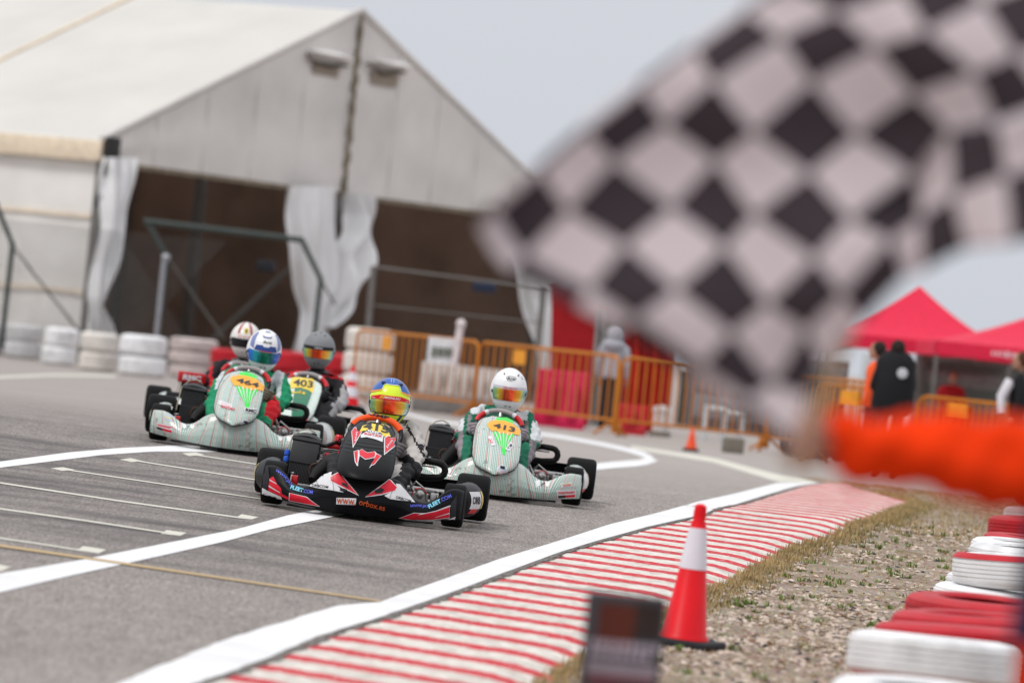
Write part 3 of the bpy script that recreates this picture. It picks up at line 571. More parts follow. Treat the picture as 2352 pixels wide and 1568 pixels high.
# notice on the barrier: a white sheet with unreadable dark print
m_paper = mat('white notice sheet', (.72, .72, .74), .6); m_ink = mat('grey print', (.16, .17, .14), .7)
def sheet(name, x0, y0, x1, y1, d, m, sk=.1, th=.015):
    P = [pix(x0, y0, d), pix(x1, y0+sk*(x1-x0), d), pix(x1-.1*(y1-y0), y1+sk*(x1-x0), d), pix(x0-.1*(y1-y0), y1, d)]
    return G().add(P+[q+V((0, th, 0)) for q in P], [(0, 1, 2, 3), (7, 6, 5, 4), (0, 4, 5, 1), (1, 5, 6, 2), (2, 6, 7, 3), (3, 7, 4, 0)]).obj(name, m, smooth=False)
no = sheet('notice_board', 985, 772, 1055, 832, PB[1].y-.35, m_paper); tag(no, 'white paper notice with blurred dark print hung on an amber barrier', 'notice')
for i, (x, w) in enumerate(((993, 11), (1007, 12), (1022, 10), (1035, 12))):
    o = sheet('print', x, 795+.1*(x-985)*.9, x+w, 818, PB[1].y-.37, m_ink); o.parent = no
wp = G().tube([pix(1059, 742, 79), pix(1044, 838, 79)], [.055, .045], 8).obj('marker_post', mat('pinkish white plastic', (.68, .6, .6), .6)); tag(wp, 'pale plastic marker post standing beside the white notice', 'post')
G().ell(pix(1059, 744, 79), .07).obj('cap', mat('pinkish white plastic', (.6, .5, .5), .6), wp)
# low walls behind the first barriers
m_wpl = mat('white barrier plastic', (.62, .60, .58), .6, var=.1, dirt=.3, scale=3); m_mag = mat('magenta red barrier plastic', (.60, .02, .085), .45, var=.08); m_conc = mat('grey concrete', (.24, .23, .22), .9, var=.15, dirt=.3); m_redw = mat('deep red canvas', (.33, .008, .012), .7, var=.1); m_red2 = mat('brighter red canvas', (.52, .02, .012), .7, var=.1)
def jersey(p, L, H, m, label, cat='plastic barrier', group=None, ang=0, ribs=3):
    r = empty('water_filled_barrier', label, cat, M4.Translation(p) @ M4.Rotation(ang, 4, 'Z'), group)
    pr = [(-.22, 0), (-.22, .12), (-.10, .35*H), (-.07, H), (.07, H), (.10, .35*H), (.22, .12), (.22, 0)]
    vs = [(x, y, z) for x in (0, L) for y, z in pr]; n = len(pr)
    G().add(vs, [(i, i+1, n+i+1, n+i) for i in range(n-1)]+[tuple(range(n)), tuple(range(2*n-1, n-1, -1))]).obj('body', m, r, bevel=.02)
    for i in range(ribs): x = L*(i+.7)/(ribs+.4); G().box((x-.06, -.25, .1), (x+.06, .25, H*.8)).obj('rib', m, r, bevel=.02)
    return r
for i in range(3): p = gp(955+i*62, 912+i*8); jersey(V((p.x, p.y+1.2, 0)), .7, .62, m_wpl, ('white plastic barrier block under the notice', 'white plastic barrier block in the middle of the three', 'white plastic barrier block nearest the white helmet')[i], group='white barrier blocks behind the amber barriers')
o = G().box((gp(935, 948).x, 82, 0), (gp(1135, 970).x, 82.3, .28)).obj('concrete_kerb_block', m_conc, bevel=.03); tag(o, 'low grey concrete block wall between the blue and white helmets', 'concrete block')
p = gp(1222, 975); jersey(V((p.x, 80.3, 0)), .72, .8, m_mag, 'magenta red plastic barrier right behind the white helmeted driver', ang=.05, ribs=2); p = gp(1340, 992); jersey(V((p.x-.35, 79.6, 0)), .35, .8, m_mag, 'narrow magenta red plastic barrier beside the hooded person', ribs=1)
p = gp(1425, 1010); jersey(V((p.x, 80.2, 0)), .46, .42, m_tr, 'low dark red plastic barrier below the red tent wall', ribs=1)
# white bollard, boxes, sand bag, cabinets
p = gp(1518, 1005); r = empty('white_bollard', 'stubby white bollard beside the dark red plastic barrier', 'bollard', V((p.x, p.y+1, 0)))
G().lathe([(.13, 0), (.14, .05), (.11, .08), (.11, .34), (.13, .36), (.12, .42), (.001, .45)], 20).obj('body', m_wpl, r); G().lathe([(.16, 0), (.16, .07), (.1, .08)], 20).obj('foot', mat('brown grey sand bag', (.2, .18, .15), .9), r)
p = gp(1682, 1040)
o = G().box((-.14, -.1, 0), (.14, .1, .2)).obj('concrete_block', mat('brown grey block', (.2, .18, .15), .9), bevel=.02); o.location = p; tag(o, 'small brown grey block on the asphalt beside the amber barrier foot', 'block')
m_lt = mat('pale grey laminate', (.55, .58, .6), .5)
for i, (x0, x1, yt, yb) in enumerate(((1588, 1640, 903, 985), (1655, 1705, 925, 1000))):
    a = gp(x0, yb+14); s = 160; w = (x1-x0)/s; h = (yb-yt)/s
    r = empty('folding_table', ('pale folding table with an orange cone below it', 'pale low table standing at the flag edge')[i], 'table', V((a.x, 81+i, 0)), 'pale tables behind the barriers'); G().box((0, 0, h-.06), (w, .6, h)).obj('table_top', m_lt, r, bevel=.01)
    for xx in (.03, w-.03):
        for yy_ in (.04, .56): G().tube([(xx, yy_, 0), (xx, yy_, h-.06)], .03, 6).obj('leg', m_lt, r)
# ------------------------------------------------------------------ red tent walls behind the barriers and the red gazebos
def gazebo(cx, d, wd, zt, ze, label, m, lean=0, ang=0, walls=(), text=None, group='red gazebos in the paddock'):
    c = pix(cx, 800, d+wd/2); r = empty('gazebo', label, 'gazebo', M4.Translation((c.x, c.y, 0)) @ M4.Rotation(ang, 4, 'Z'), group); h = wd/2
    for k in range(4):
        q = M4.Rotation(k*pi/2, 4, 'Z')
        def f(u, v): t = 1-v; w_ = h*t; zz = ze+(zt-ze)*(v**1.45); return q @ V(((2*u-1)*w_, -w_, zz-.05*sin(pi*u)*t))
        G().grid(f, 10, 12).obj('canopy_panel', m, r)
        G().grid(lambda u, v: q @ V(((2*u-1)*h, -h-.01-.01*sin(u*9), ze-.22*v)), 12, 2).obj('valance', m, r)
        G().tube([q @ V((-h+.03, -h+.03, 0)), q @ V((-h+.03, -h+.03, ze))], .03, 6).obj('leg', m_post, r)
        G().tube([q @ V((-h, -h+.05, ze-.3)), q @ V((0, -h+.05, ze-.02)), q @ V((h, -h+.05, ze-.3))], .016, 6).obj('truss', m_post, r)
    for k, (a, b) in walls: q = M4.Rotation(k*pi/2, 4, 'Z'); G().grid(lambda u, v: q @ V(((a+(b-a)*u)*h, -h+.03+.03*sin(u*22), .06+(ze-.06)*v)), 24, 4).obj('wall_curtain', m_redw if k == 0 else m_red2, r)
    return r
m_gz = mat('pinkish red canopy fabric', (.80, .025, .075), .55, var=.05, trans=.15); m_wt = mat('pale lettering', (.75, .5, .55), .6)
gA = gazebo(2098, 92, 3.0, pix(2098, 655, 93.5).z, pix(2030, 772, 92).z, 'red peaked gazebo just right of the chequered flag with its whole peak in view', m_gz)
gB = gazebo(2425, 86, 4.0, pix(2425, 700, 88).z, pix(2124, 778, 86).z, 'red gazebo at the right picture edge with pale lettering on its valance', m_gz, walls=())
# unreadable pale lettering: short strokes only
gz_ = pix(2124, 778, 86).z-.11; g = G(); rr = random.Random(4); x = -1.15
while x < .9: w = rr.uniform(.03, .07); hh = rr.uniform(.06, .1); g.box((x, -2.03, gz_-hh/2), (x+w, -2.005, gz_+hh/2)); x += w+.03
g.obj('valance_print', m_wt, gB, smooth=False)
c = pix(1420, 800, 84); wallt = empty('red_tent', 'tall dark red tent wall with an opening behind the hooded person', 'tent', V((c.x, 84, 0)))
def wall_poly(name, pts, d, m):
    P = [pix(x, y, d)-V((c.x, 84, 0)) for x, y in pts]; b = [q+V((0, .05, 0)) for q in P]; n = len(P)
    return G().add(P+b, [tuple(range(n)), tuple(range(2*n-1, n-1, -1))]+[(i, n+i, n+(i+1) % n, (i+1) % n) for i in range(n)]).obj(name, m, wallt, smooth=False)
wall_poly('wall_panel', [(1268, 655), (1330, 640), (1372, 668), (1352, 985), (1262, 975)], 84, m_redw); wall_poly('wall_panel', [(1440, 700), (1500, 690), (1560, 740), (1532, 1010), (1425, 1000)], 84.2, m_red2)
wall_poly('roof_panel', [(1262, 650), (1400, 575), (1580, 690), (1578, 745), (1440, 720), (1372, 700)], 83.8, m_redw)
for x in (1376, 1392): G().tube([pix(x, 690, 84)-V((c.x, 84, 0)), pix(x-22, 985, 84)-V((c.x, 84, 0))], .03, 6).obj('pole', m_postl, wallt)
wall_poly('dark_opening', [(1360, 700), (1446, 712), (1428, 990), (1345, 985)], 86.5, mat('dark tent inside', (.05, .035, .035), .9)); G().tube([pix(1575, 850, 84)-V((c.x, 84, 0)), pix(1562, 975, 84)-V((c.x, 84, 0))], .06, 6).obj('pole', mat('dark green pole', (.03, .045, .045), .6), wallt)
for i in range(5): G().tube([pix(1446+i*22, 715+i*2, 84.1)-V((c.x, 84, 0)), pix(1430+i*22, 985+i*3, 84.1)-V((c.x, 84, 0))], .035, 6).obj('wall_fold', m_red2 if i % 2 else m_redw, wallt)
# things under the gazebos
def crate(name, x0, y0, x1, y1, d, dep, m, label, cat, shelves=0, m2=None, par=True):
    a = pix(x0, y1, d); b = pix(x1, y0, d); z0 = max(0, a.z); r = empty(name, label, cat, V((a.x, d, z0))); w = b.x-a.x; h = b.z-z0
    G().box((0, 0, 0), (w, dep, h)).obj('body', m, r, bevel=.02)
    for i in range(shelves): G().box((.04, -.02, h*(i+.25)/shelves), (w-.04, .02, h*(i+.85)/shelves)).obj('panel', m2, r, bevel=.005)
    return r
m_gg = mat('grey green metal', (.10, .12, .105), .6, var=.15); m_g2 = mat('mid grey panel', (.17, .18, .17), .6, var=.2)
crate('trailer', 2108, 812, 2420, 1010, 93, 2, m_gg, 'grey green trailer side behind the gazebo legs', 'trailer', 4, m_g2)
crate('white_cabinet', 1962, 810, 2006, 1040, 91, .5, mat('bluish white metal', (.55, .6, .62), .5), 'tall bluish white cabinet under the peaked red gazebo', 'cabinet', 3, m_lt)
crate('pit_board', 2312, 885, 2362, 945, 88, .05, mat('pale blue board', (.45, .45, .5), .6), 'small pale board leaning on the trailer', 'board', 1, mat('red print', (.4, .05, .06), .6))
crate('dark_trailer', 1572, 830, 1950, 1040, 96, 2, mat('dusty dark panel', (.14, .12, .125), .6), 'dark grey trailer side behind the tables and barriers', 'trailer', 2, mat('grey window strip', (.22, .23, .25), .5))
for i, x in enumerate((1862, 1905)):
    p = pix(x, 950, 76); r = empty('parked_kart_trolley', ('dark kart trolley nearest the flag hand', 'dark kart trolley behind the amber barrier plate')[i], 'trolley', V((p.x, 76, 0)), 'kart trolleys by the barrier')
    G().tube([(-.25, 0, .1), (-.2, 0, .9), (.1, 0, 1.0)], .035, 6).tube([(.25, 0, .1), (.15, 0, .8)], .035, 6).obj('frame', m_rub, r)
    for xx in (-.2, .2): G().lathe([(.02, -.04), (.14, -.04), (.16, 0), (.14, .04), (.02, .04)], 16, M4.Translation((xx, 0, .16)) @ M4.Rotation(pi/2, 4, 'X')).obj('wheel', m_rub, r)
    G().ell((0, 0, .65), (.12, .1, .16), 8).obj('fuel_can', mat('dark can', (.03, .045, .04), .5), r)
# ------------------------------------------------------------------ people in the background
m_skin = mat('skin', (.42, .22, .15), .6, var=.05); m_hair = mat('dark hair', (.02, .015, .012), .8)
def head(g_name, par, c, face, m=m_skin, r=.098):
    """face: unit vector the face looks along"""
    fx = V(face).normalized(); sx = fx.cross(V((0, 0, 1))).normalized(); q = M4((( sx.x, fx.x, 0, 0), (sx.y, fx.y, 0, 0), (0, 0, 1, 0), (0, 0, 0, 1))).to_3x3(); c = V(c)
    g = G().ell(c, (r*.8, r*.98, r*1.2), 12, q.to_4x4()); g.ell(c+q @ V((0, r*.98, -r*.15)), (r*.13, r*.2, r*.2), 6, q.to_4x4())
    for s in (-1, 1): g.ell(c+q @ V((s*r*.8, 0, -.1*r)), (r*.1, r*.2, r*.28), 6, q.to_4x4())
    g.ell(c+q @ V((0, r*.5, -r*.75)), (r*.45, r*.45, r*.4), 8, q.to_4x4()); h = g.obj(g_name, m, par)
    g = G()
    for s in (-1, 1): g.ell(c+q @ V((s*r*.32, r*.86, .08*r)), (r*.13, r*.1, r*.08), 6, q.to_4x4())
    g.obj('eyes', m_hair, h); G().ell(c+q @ V((0, r*.9, -r*.5)), (r*.25, r*.08, r*.06), 6, q.to_4x4()).obj('mouth', mat('lips', (.3, .1, .08), .6), h); return h
def person(x, yfoot_d, htop, label, top, legs, face=(0, 1, 0), hood=False, arms='down', hairm=None, scale=1.0):
    d = yfoot_d; p = pix(x, 900, d); p.z = 0; Hh = htop; k = Hh/1.76
    r = empty('person', label, 'person', p)
    fx = V(face).normalized(); sx = fx.cross(V((0, 0, 1))).normalized(); T = lambda a, b, z: (sx*a+fx*b)*k+V((0, 0, z*k))
    vs = [T(0, 0, .95), T(0, 0, 1.15), T(0, 0, 1.38), T(0, .01, 1.52)]; es = [(0, 1), (1, 2), (2, 3)]; rs = [(.17*k, .12*k), (.15*k, .11*k), (.18*k, .12*k), (.055*k, .055*k)]
    for s in (-1, 1):
        b = len(vs); vs += [T(s*.1, 0, .88), T(s*.11, .02, .5), T(s*.12, -.02, .1), T(s*.13, .12, .05)]; es += [(0, b), (b, b+1), (b+1, b+2), (b+2, b+3)]; rs += [.095*k, .07*k, .05*k, .045*k]
        b = len(vs)
        if arms == 'fold': vs += [T(s*.21, 0, 1.4), T(s*.27, .05, 1.13), T(s*.06, .2, 1.12)]
        else: vs += [T(s*.21, 0, 1.4), T(s*.26, -.02, 1.12), T(s*.25, .06, .88)]
        es += [(2, b), (b, b+1), (b+1, b+2)]; rs += [.07*k, .055*k, .04*k]
    me = skin(vs, es, rs, 2); paint(me, [top, legs, m_rub, m_skin], lambda c_: 3 if c_.z > 1.5*k else (1 if .1*k < c_.z < .90*k and abs((c_).dot(sx)) < .2*k else 2 if c_.z < .1*k else 0))
    o = link('body', me, None, r)
    h = head('head', r, T(0, .02, 1.64), face, r=.1*k)
    if hood: G().ell(T(0, -.03, 1.62), (.15*k, .15*k, .17*k), 10).ell(T(0, -.05, 1.45), (.2*k, .15*k, .12*k), 10).obj('hood', top, r)
    else: G().ell(T(0, -.012, 1.665), (.096*k, .102*k, .112*k), 10).obj('hair', hairm or m_hair, h)
    for s in (-1, 1):
        g = G(); hc = T(s*.25, .07, .83) if arms != 'fold' else T(-s*.02, .24, 1.12); g.ell(hc, (.03*k, .045*k, .05*k), 6)
        for i in range(4): g.tube([hc+T((i-1.5)*.016, .02, -.02), hc+T((i-1.5)*.018, .03, -.06), hc+T((i-1.5)*.018, .015, -.09)], .008*k, 5)
        g.tube([hc+T(-s*.03, .02, 0), hc+T(-s*.045, .05, -.03)], .009*k, 5); g.obj('hand', m_skin, r)
    return r
m_blk = mat('black jacket cloth', (.012, .012, .014), .8); m_jean = mat('dark trousers', (.02, .022, .028), .8); m_grey = mat('grey hooded top', (.38, .39, .43), .85, var=.06); m_hiv = mat('orange vest', (.85, .10, .02), .6); m_rd = mat('red work shirt', (.35, .01, .015), .7)
person(1402, 81.5, 1.50, 'person in a grey hooded top and dark trousers standing behind the barrier', m_grey, m_jean, face=(.3, 1, 0), hood=True)
bj = person(2052, 66, 1.60, 'person in a long black jacket with a pale emblem on the back', m_blk, m_jean, face=(-.25, 1, 0), arms='fold')
G().lathe([(.19, .72), (.25, .8), (.24, 1.1), (.235, 1.35), (.17, 1.44), (.07, 1.5)], 20, M4.Diagonal((1, .72, 1, 1))).obj('jacket_skirt', m_blk, bj)
G().lathe([(.001, 0), (.055, 0), (.062, -.004)], 20, M4.Translation((.07, -.185, 1.23)) @ M4.Rotation(pi/2, 4, 'X')).obj('emblem', mat('pale grey emblem', (.5, .52, .55), .6), bj)
person(2008, 68.5, 1.58, 'person in an orange vest half hidden behind the black jacket', m_hiv, m_jean, face=(-1, .4, 0))
pv = person(2340, 70, 1.64, 'person in a black vest with white sleeves at the right picture edge', m_blk, m_jean, face=(-1, .1, 0), hairm=mat('brown hair', (.08, .03, .015), .8))
G().tube([(-.12, -.12, 1.28), (-.22, -.14, 1.08), (-.2, -.16, .86)], [.07, .06, .045], 8).obj('white_sleeve', mat('white sleeve cloth', (.7, .68, .72), .8), pv)
person(2185, 88, 1.35, 'person in red crouching low under the red gazebo beside the trailer', m_rd, m_blk, face=(0, -1, 0), arms='fold'); person(2215, 89.5, 1.0, 'child sized figure in red beside the trailer steps', m_rd, m_blk, face=(0, -1, 0))
# ------------------------------------------------------------------ chequered flag, its pole, and the marshal who holds it
z6 = lambda x, y: (x/1.4222+1102.5, y/1.4222)
FLG = {(0, 0): (1040, 1450), (1, 0): (870, 1300), (2, 0): (725, 1190), (3, 0): (510, 1040), (4, 0): (360, 945), (5, 0): (150, 830), (6, 0): (50, 690),
 (0, 1): (1070, 1290), (1, 1): (955, 1245), (2, 1): (820, 1090), (3, 1): (640, 945), (4, 1): (475, 805), (5, 1): (290, 685), (6, 1): (200, 560),
 (0, 2): (1115, 1195), (1, 2): (1065, 1080), (2, 2): (940, 990), (3, 2): (797, 810), (4, 2): (625, 677), (5, 2): (440, 530), (6, 2): (350, 430),
 (0, 3): (1245, 1050), (1, 3): (1180, 960), (2, 3): (1090, 845), (3, 3): (900, 703), (4, 3): (768, 530), (5, 3): (608, 405), (6, 3): (530, 290),
 (0, 4): (1385, 905), (1, 4): (1335, 790), (2, 4): (1210, 717), (3, 4): (1072, 570), (4, 4): (895, 430), (5, 4): (765, 270), (6, 4): (700, 165),
 (0, 5): (1445, 885), (1, 5): (1440, 715), (2, 5): (1405, 570), (3, 5): (1230, 440), (4, 5): (1085, 270), (5, 5): (980, 130), (6, 5): (870, 45),
 (0, 6): (1590, 812), (1, 6): (1550, 640), (2, 6): (1530, 435), (3, 6): (1420, 310), (4, 6): (1290, 160), (5, 6): (1165, 45), (6, 6): (1010, -50),
 (0, 7): (1740, 795), (1, 7): (1715, 575), (2, 7): (1680, 400), (3, 7): (1610, 240), (4, 7): (1460, 100), (5, 7): (1370, -30), (6, 7): (1190, -140),
 (0, 8): (1880, 760), (1, 8): (1870, 540), (2, 8): (1850, 340), (3, 8): (1750, 180), (4, 8): (1640, 10), (5, 8): (1540, -110), (6, 8): (1360, -230),
 (0, 9): (2020, 740), (1, 9): (2010, 520), (2, 9): (1990, 310), (3, 9): (1900, 130), (4, 9): (1800, -50), (5, 9): (1700, -170), (6, 9): (1530, -310)}
DF = 9.6; SUBF = 8; F0 = FLG; FLG = {}
for (i, j), p in F0.items(): FLG[(i, j+1)] = p          # a narrow hem row below and beyond the printed squares
for i in range(7): a, b = F0[(i, 0)], F0[(i, 1)]; t = .05 if i == 0 else .38; FLG[(i, 0)] = (a[0]+(a[0]-b[0])*t, a[1]+(a[1]-b[1])*t)
for j in range(11): a, b = FLG[(6, j)], FLG[(5, j)]; FLG[(7, j)] = (a[0]+(a[0]-b[0])*.14, a[1]+(a[1]-b[1])*.14)
def dep(i, j): j -= 1; return DF+.014*sin(i*1.5+j*.8)+.010*sin(j*2.1-i)+(.05*sin(j*1.4+1)*(1 if i < 2 else .3) if j > 4 else 0)
def cr4(a, b, c, d, t): return .5*((2*b)+(c-a)*t+(2*a-5*b+4*c-d)*t*t+(3*b-a-3*c+d)*t*t*t)
def flag_pt(i, j):
    I = min(6, int(i)); J = min(9, int(j)); ti, tj = i-I, j-J
    def P(a, b):
        a2, b2 = min(7, max(0, a)), min(10, max(0, b)); p = FLG[(a2, b2)]
        if a != a2: q = FLG[(a2+(1 if a < 0 else -1), b2)]; p = (2*p[0]-q[0], 2*p[1]-q[1])
        if b != b2: q = FLG[(a2, b2+(1 if b < 0 else -1))]; p = (2*p[0]-q[0], 2*p[1]-q[1])
        return p
    return tuple(cr4(*[cr4(*[P(I+m, J+n)[c] for m in (-1, 0, 1, 2)], ti) for n in (-1, 0, 1, 2)], tj) for c in (0, 1))
m_fw = mat('white flag cloth', (.80, .72, .74), .75, var=.04, trans=.4); m_fb = mat('black flag cloth', (.046, .033, .040), .75, var=.1)
NI, NJ = 7*SUBF, 10*SUBF; vs = []; fs = []; mi = []
for b in range(NJ+1):
    for a in range(NI+1):
        i, j = a/SUBF, b/SUBF; p = flag_pt(i, j); vs.append(pix(*z6(*p), dep(i, j)))
for b in range(NJ):
    for a in range(NI): fs.append((b*(NI+1)+a, b*(NI+1)+a+1, (b+1)*(NI+1)+a+1, (b+1)*(NI+1)+a)); mi.append((a//SUBF+b//SUBF+1) % 2)
fo = V(pix(*z6(1040, 1450), DF)); vs = [v-fo for v in vs]; me = mesh(vs, fs); flag = link('chequered_flag', me, [m_fw, m_fb]); flag.location = fo
for p, q in zip(me.polygons, mi): p.material_index = q
so = flag.modifiers.new('cloth', 'SOLIDIFY'); so.thickness = .002
tag(flag, 'large waving black and white chequered flag in the near foreground', 'flag')
hand = pix(1846, 1012, 9.62); pt = pix(2230, 60, 9.88); pb = pix(1822, 1075, 9.60)
o = G().tube([pb-hand, V((0, 0, 0)), pt-hand], .011, 10).obj('flag_pole', mat('pale wooden pole', (.45, .33, .2), .6)); o.location = hand; tag(o, 'slim flag pole gripped in the marshal hand behind the chequered cloth', 'pole')
m_os = mat('orange marshal cloth', (.88, .045, .004), .8, spec=.08, var=.07, scale=6, bump=1, bscale=22); m_nav = mat('navy cloth', (.018, .02, .05), .8)
gz = ground(1.2, 9.8); mb = V((1.24, 9.99, gz)); mar = empty('person', 'marshal in an orange suit holding out the chequered flag from the right picture edge', 'person', mb)
L_ = lambda p: p-mb
sh = V((1.14, 9.92, gz+1.46)); el = pix(2260, 1056, 9.71); wr = pix(1893, 1014, 9.64)
vs = [V((1.26, 9.99, gz+.95)), V((1.26, 9.99, gz+1.2)), V((1.26, 9.99, gz+1.42)), V((1.26, 10.0, gz+1.54)), sh, el, (el+wr)/2, wr]
es = [(0, 1), (1, 2), (2, 3), (2, 4), (4, 5), (5, 6), (6, 7)]; rs = [(.19, .14), (.19, .14), (.19, .14), (.06, .06), .110, .084, .072, .054]
for s in (-1, 1):
    b = len(vs); vs += [V((1.26+s*.1, 9.99, gz+.88)), V((1.26+s*.12, 9.98, gz+.5)), V((1.26+s*.13, 10.0, gz+.1)), V((1.26+s*.14, 9.87, gz+.05))]; es += [(0, b), (b, b+1), (b+1, b+2), (b+2, b+3)]; rs += [.11, .08, .06, .05]
b = len(vs); vs += [V((1.48, 9.99, gz+1.42)), V((1.55, 10.04, gz+1.15)), V((1.54, 9.92, gz+.92))]; es += [(2, b), (b, b+1), (b+1, b+2)]; rs += [.09, .07, .045]
me = skin([L_(v) for v in vs], es, rs, 3); paint(me, [m_os, m_rub, m_skin, m_nav], lambda c: 2 if (c.z > 1.5 and c.x > -.1) else 1 if c.z < .1 else 0)
for v in me.vertices: c = v.co; v.co = c+v.normal*(.007*sin(c.x*34+c.z*20)+.005*sin(c.x*71-c.z*45)+.006*sin(c.z*60+c.x*15))
link('body', me, None, mar)
hd = head('head', mar, (.0, 0, 1.66), (-1, .3, 0)); G().ell((0.01, 0, 1.70), (.105, .1, .10), 10).tube([(-.09, .03, 1.70), (-.17, .05, 1.69)], [.07, .05], 10, flat=.2).obj('cap', m_nav, hd)
# hanging dark strip beside the marshal's hip (as at the right picture edge)
P = [pix(x, y, 9.69) for x, y in ((2356, 1175), (2344, 1290), (2330, 1400), (2318, 1476))]
G().tube([L_(p)+V((.03, 0, 0)) for p in P], [.03, .03, .032, .03], 10).obj('hanging_strap', m_nav, mar)
P = [pix(x, y, 9.82) for x, y in ((2395, 1180), (2392, 1300), (2388, 1450), (2384, 1640))]
G().tube([L_(p) for p in P], [.035, .035, .037, .04], 12).obj('jacket_hem', m_os, mar)
# hand closed on the pole
ax = (pt-pb).normalized(); sd = V((1, 0, 0)); sd = (sd-ax*sd.dot(ax)).normalized(); fw = ax.cross(sd)
m_hand = mat('marshal hand skin', (.40, .22, .16), .6); g = G()
pl = [wr, wr.lerp(hand, .45)+sd*.0, hand+sd*.030]; g.tube([L_(p) for p in pl], [.032, .040, .030], 12, flat=.8)
for q in range(4):
    c = hand+ax*(.033-.022*q); ln = (.95, 1.05, 1, .85)[q]
    pts = [c+sd*.034, c+sd*.012-fw*.026*ln, c-sd*.014*ln-fw*.022, c-sd*.022*ln+fw*.004, c-sd*.004+fw*.022*ln]; g.tube([L_(p) for p in pts], [.0105, .0105, .010, .009, .008], 8)
g.tube([L_(hand+sd*.03+ax*.01+fw*.01), L_(hand+sd*.015+ax*.045+fw*.018), L_(hand-sd*.008+ax*.06+fw*.012)], [.013, .0115, .009], 8); g.obj('hand', m_hand, mar)
# ------------------------------------------------------------------ dark printed box in the near foreground
DB = 15.2; tlp = pix(1352, 1352, DB); trp = pix(1533, 1381, DB); zt = (tlp.z+trp.z)/2; zb = ground(tlp.x, DB)+.004
u = V((trp.x-tlp.x, 0, 0)); 
bo = empty('printed_sign_box', 'dark printed box sign standing out of focus in front of the red cone', 'sign', V((tlp.x, DB, zb))); w = u.x; h = zt-zb
G().box((0, 0, 0), (w, .12, h)).obj('body', mat('dark grey box', (.045, .042, .048), .6), bo, bevel=.008)
for nm, x0, x1, z0, z1, c in (('print_block', .16, .62, .58, .93, (.10, .022, .014)), ('print_block', .62, .94, .70, .95, (.035, .022, .02)), ('print_block', .10, .92, .36, .44, (.17, .045, .055)), ('print_block', .12, .5, .30, .345, (.12, .05, .06))):
    hh = .36; G().box((w*x0, -.003, h-hh*(1-z0)), (w*x1, .0, h-hh*(1-z1))).obj(nm, mat('box print '+str(c[0]), c, .7), bo, smooth=False)
rr = random.Random(2); x = .10
for r_ in range(2):
    x = .10
    while x < .88: ww = rr.uniform(.05, .08); G().box((w*x, -.005, h-.36*(.40+r_*.07)), (w*(x+ww), -.001, h-.36*(.345+r_*.07))).obj('print_stroke', mat('pale print', (.42, .36, .42), .7), bo, smooth=False); x += ww+.03
G().box((w*.08, -.004, h-.36*.60), (w*.95, -.001, h-.36*.50)).obj('print_block', mat('mauve print', (.24, .20, .23), .7), bo, smooth=False)
for xx in (.03, w-.03): G().box((xx-.02, -.03, -.004), (xx+.02, .15, .012)).obj('foot', m_rub, bo)
# ------------------------------------------------------------------ karts and drivers
m_tyre = mat('kart tyre rubber', (.0065, .0065, .007), .6, spec=.10, var=.25, bump=.15, bscale=60); m_rim = mat('kart rim metal', (.22, .22, .23), .35, .8); m_chas = mat('black chassis tube', (.02, .02, .022), .35, .3, coat=.3)
m_alu = mat('raw alloy', (.42, .41, .40), .35, .8); m_rad = mat('radiator core', (.008, .008, .009), .5); m_tank = mat('dark grey plastic tank', (.06, .06, .064), .45); m_red = mat('red anodised metal', (.55, .01, .015), .3, .3, coat=.4); m_blue = mat('blue hose joiner', (.02, .10, .55), .35)
m_bp = mat('black bodywork plastic', (.0055, .006, .0075), .40, spec=.12, var=.2, scale=9, bump=.08, bscale=10); m_loop = mat('black plastic tube', (.010, .009, .009), .42, spec=.15, dirt=.05); m_seat = mat('grey seat shell', (.12, .12, .125), .4); m_brk = mat('rusty brake line', (.12, .06, .035), .5)
dec = lambda k, c, r=.35, coat=.2: mat(k, c, r, coat=coat, var=.05, scale=20)
d_white = dec('white sticker', (.70, .70, .72)); d_red = dec('red sticker', (.66, .014, .035)); d_blk = dec('black sticker', (.012, .012, .014)); d_yel = dec('yellow sticker', (.82, .60, .05)); d_ora = dec('orange print', (.62, .10, .025)); d_blue = dec('blue print', (.10, .13, .66)); d_cyan = dec('cyan print', (.22, .62, .80)); d_amb = dec('amber number plate', (.92, .40, .02)); d_grn = dec('bright green print', (.04, .72, .08)); d_pink = dec('pale pink sticker', (.74, .60, .62)); d_lblue = dec('pale blue grey sticker', (.45, .52, .62)); d_gld = dec('gold print', (.50, .42, .15))
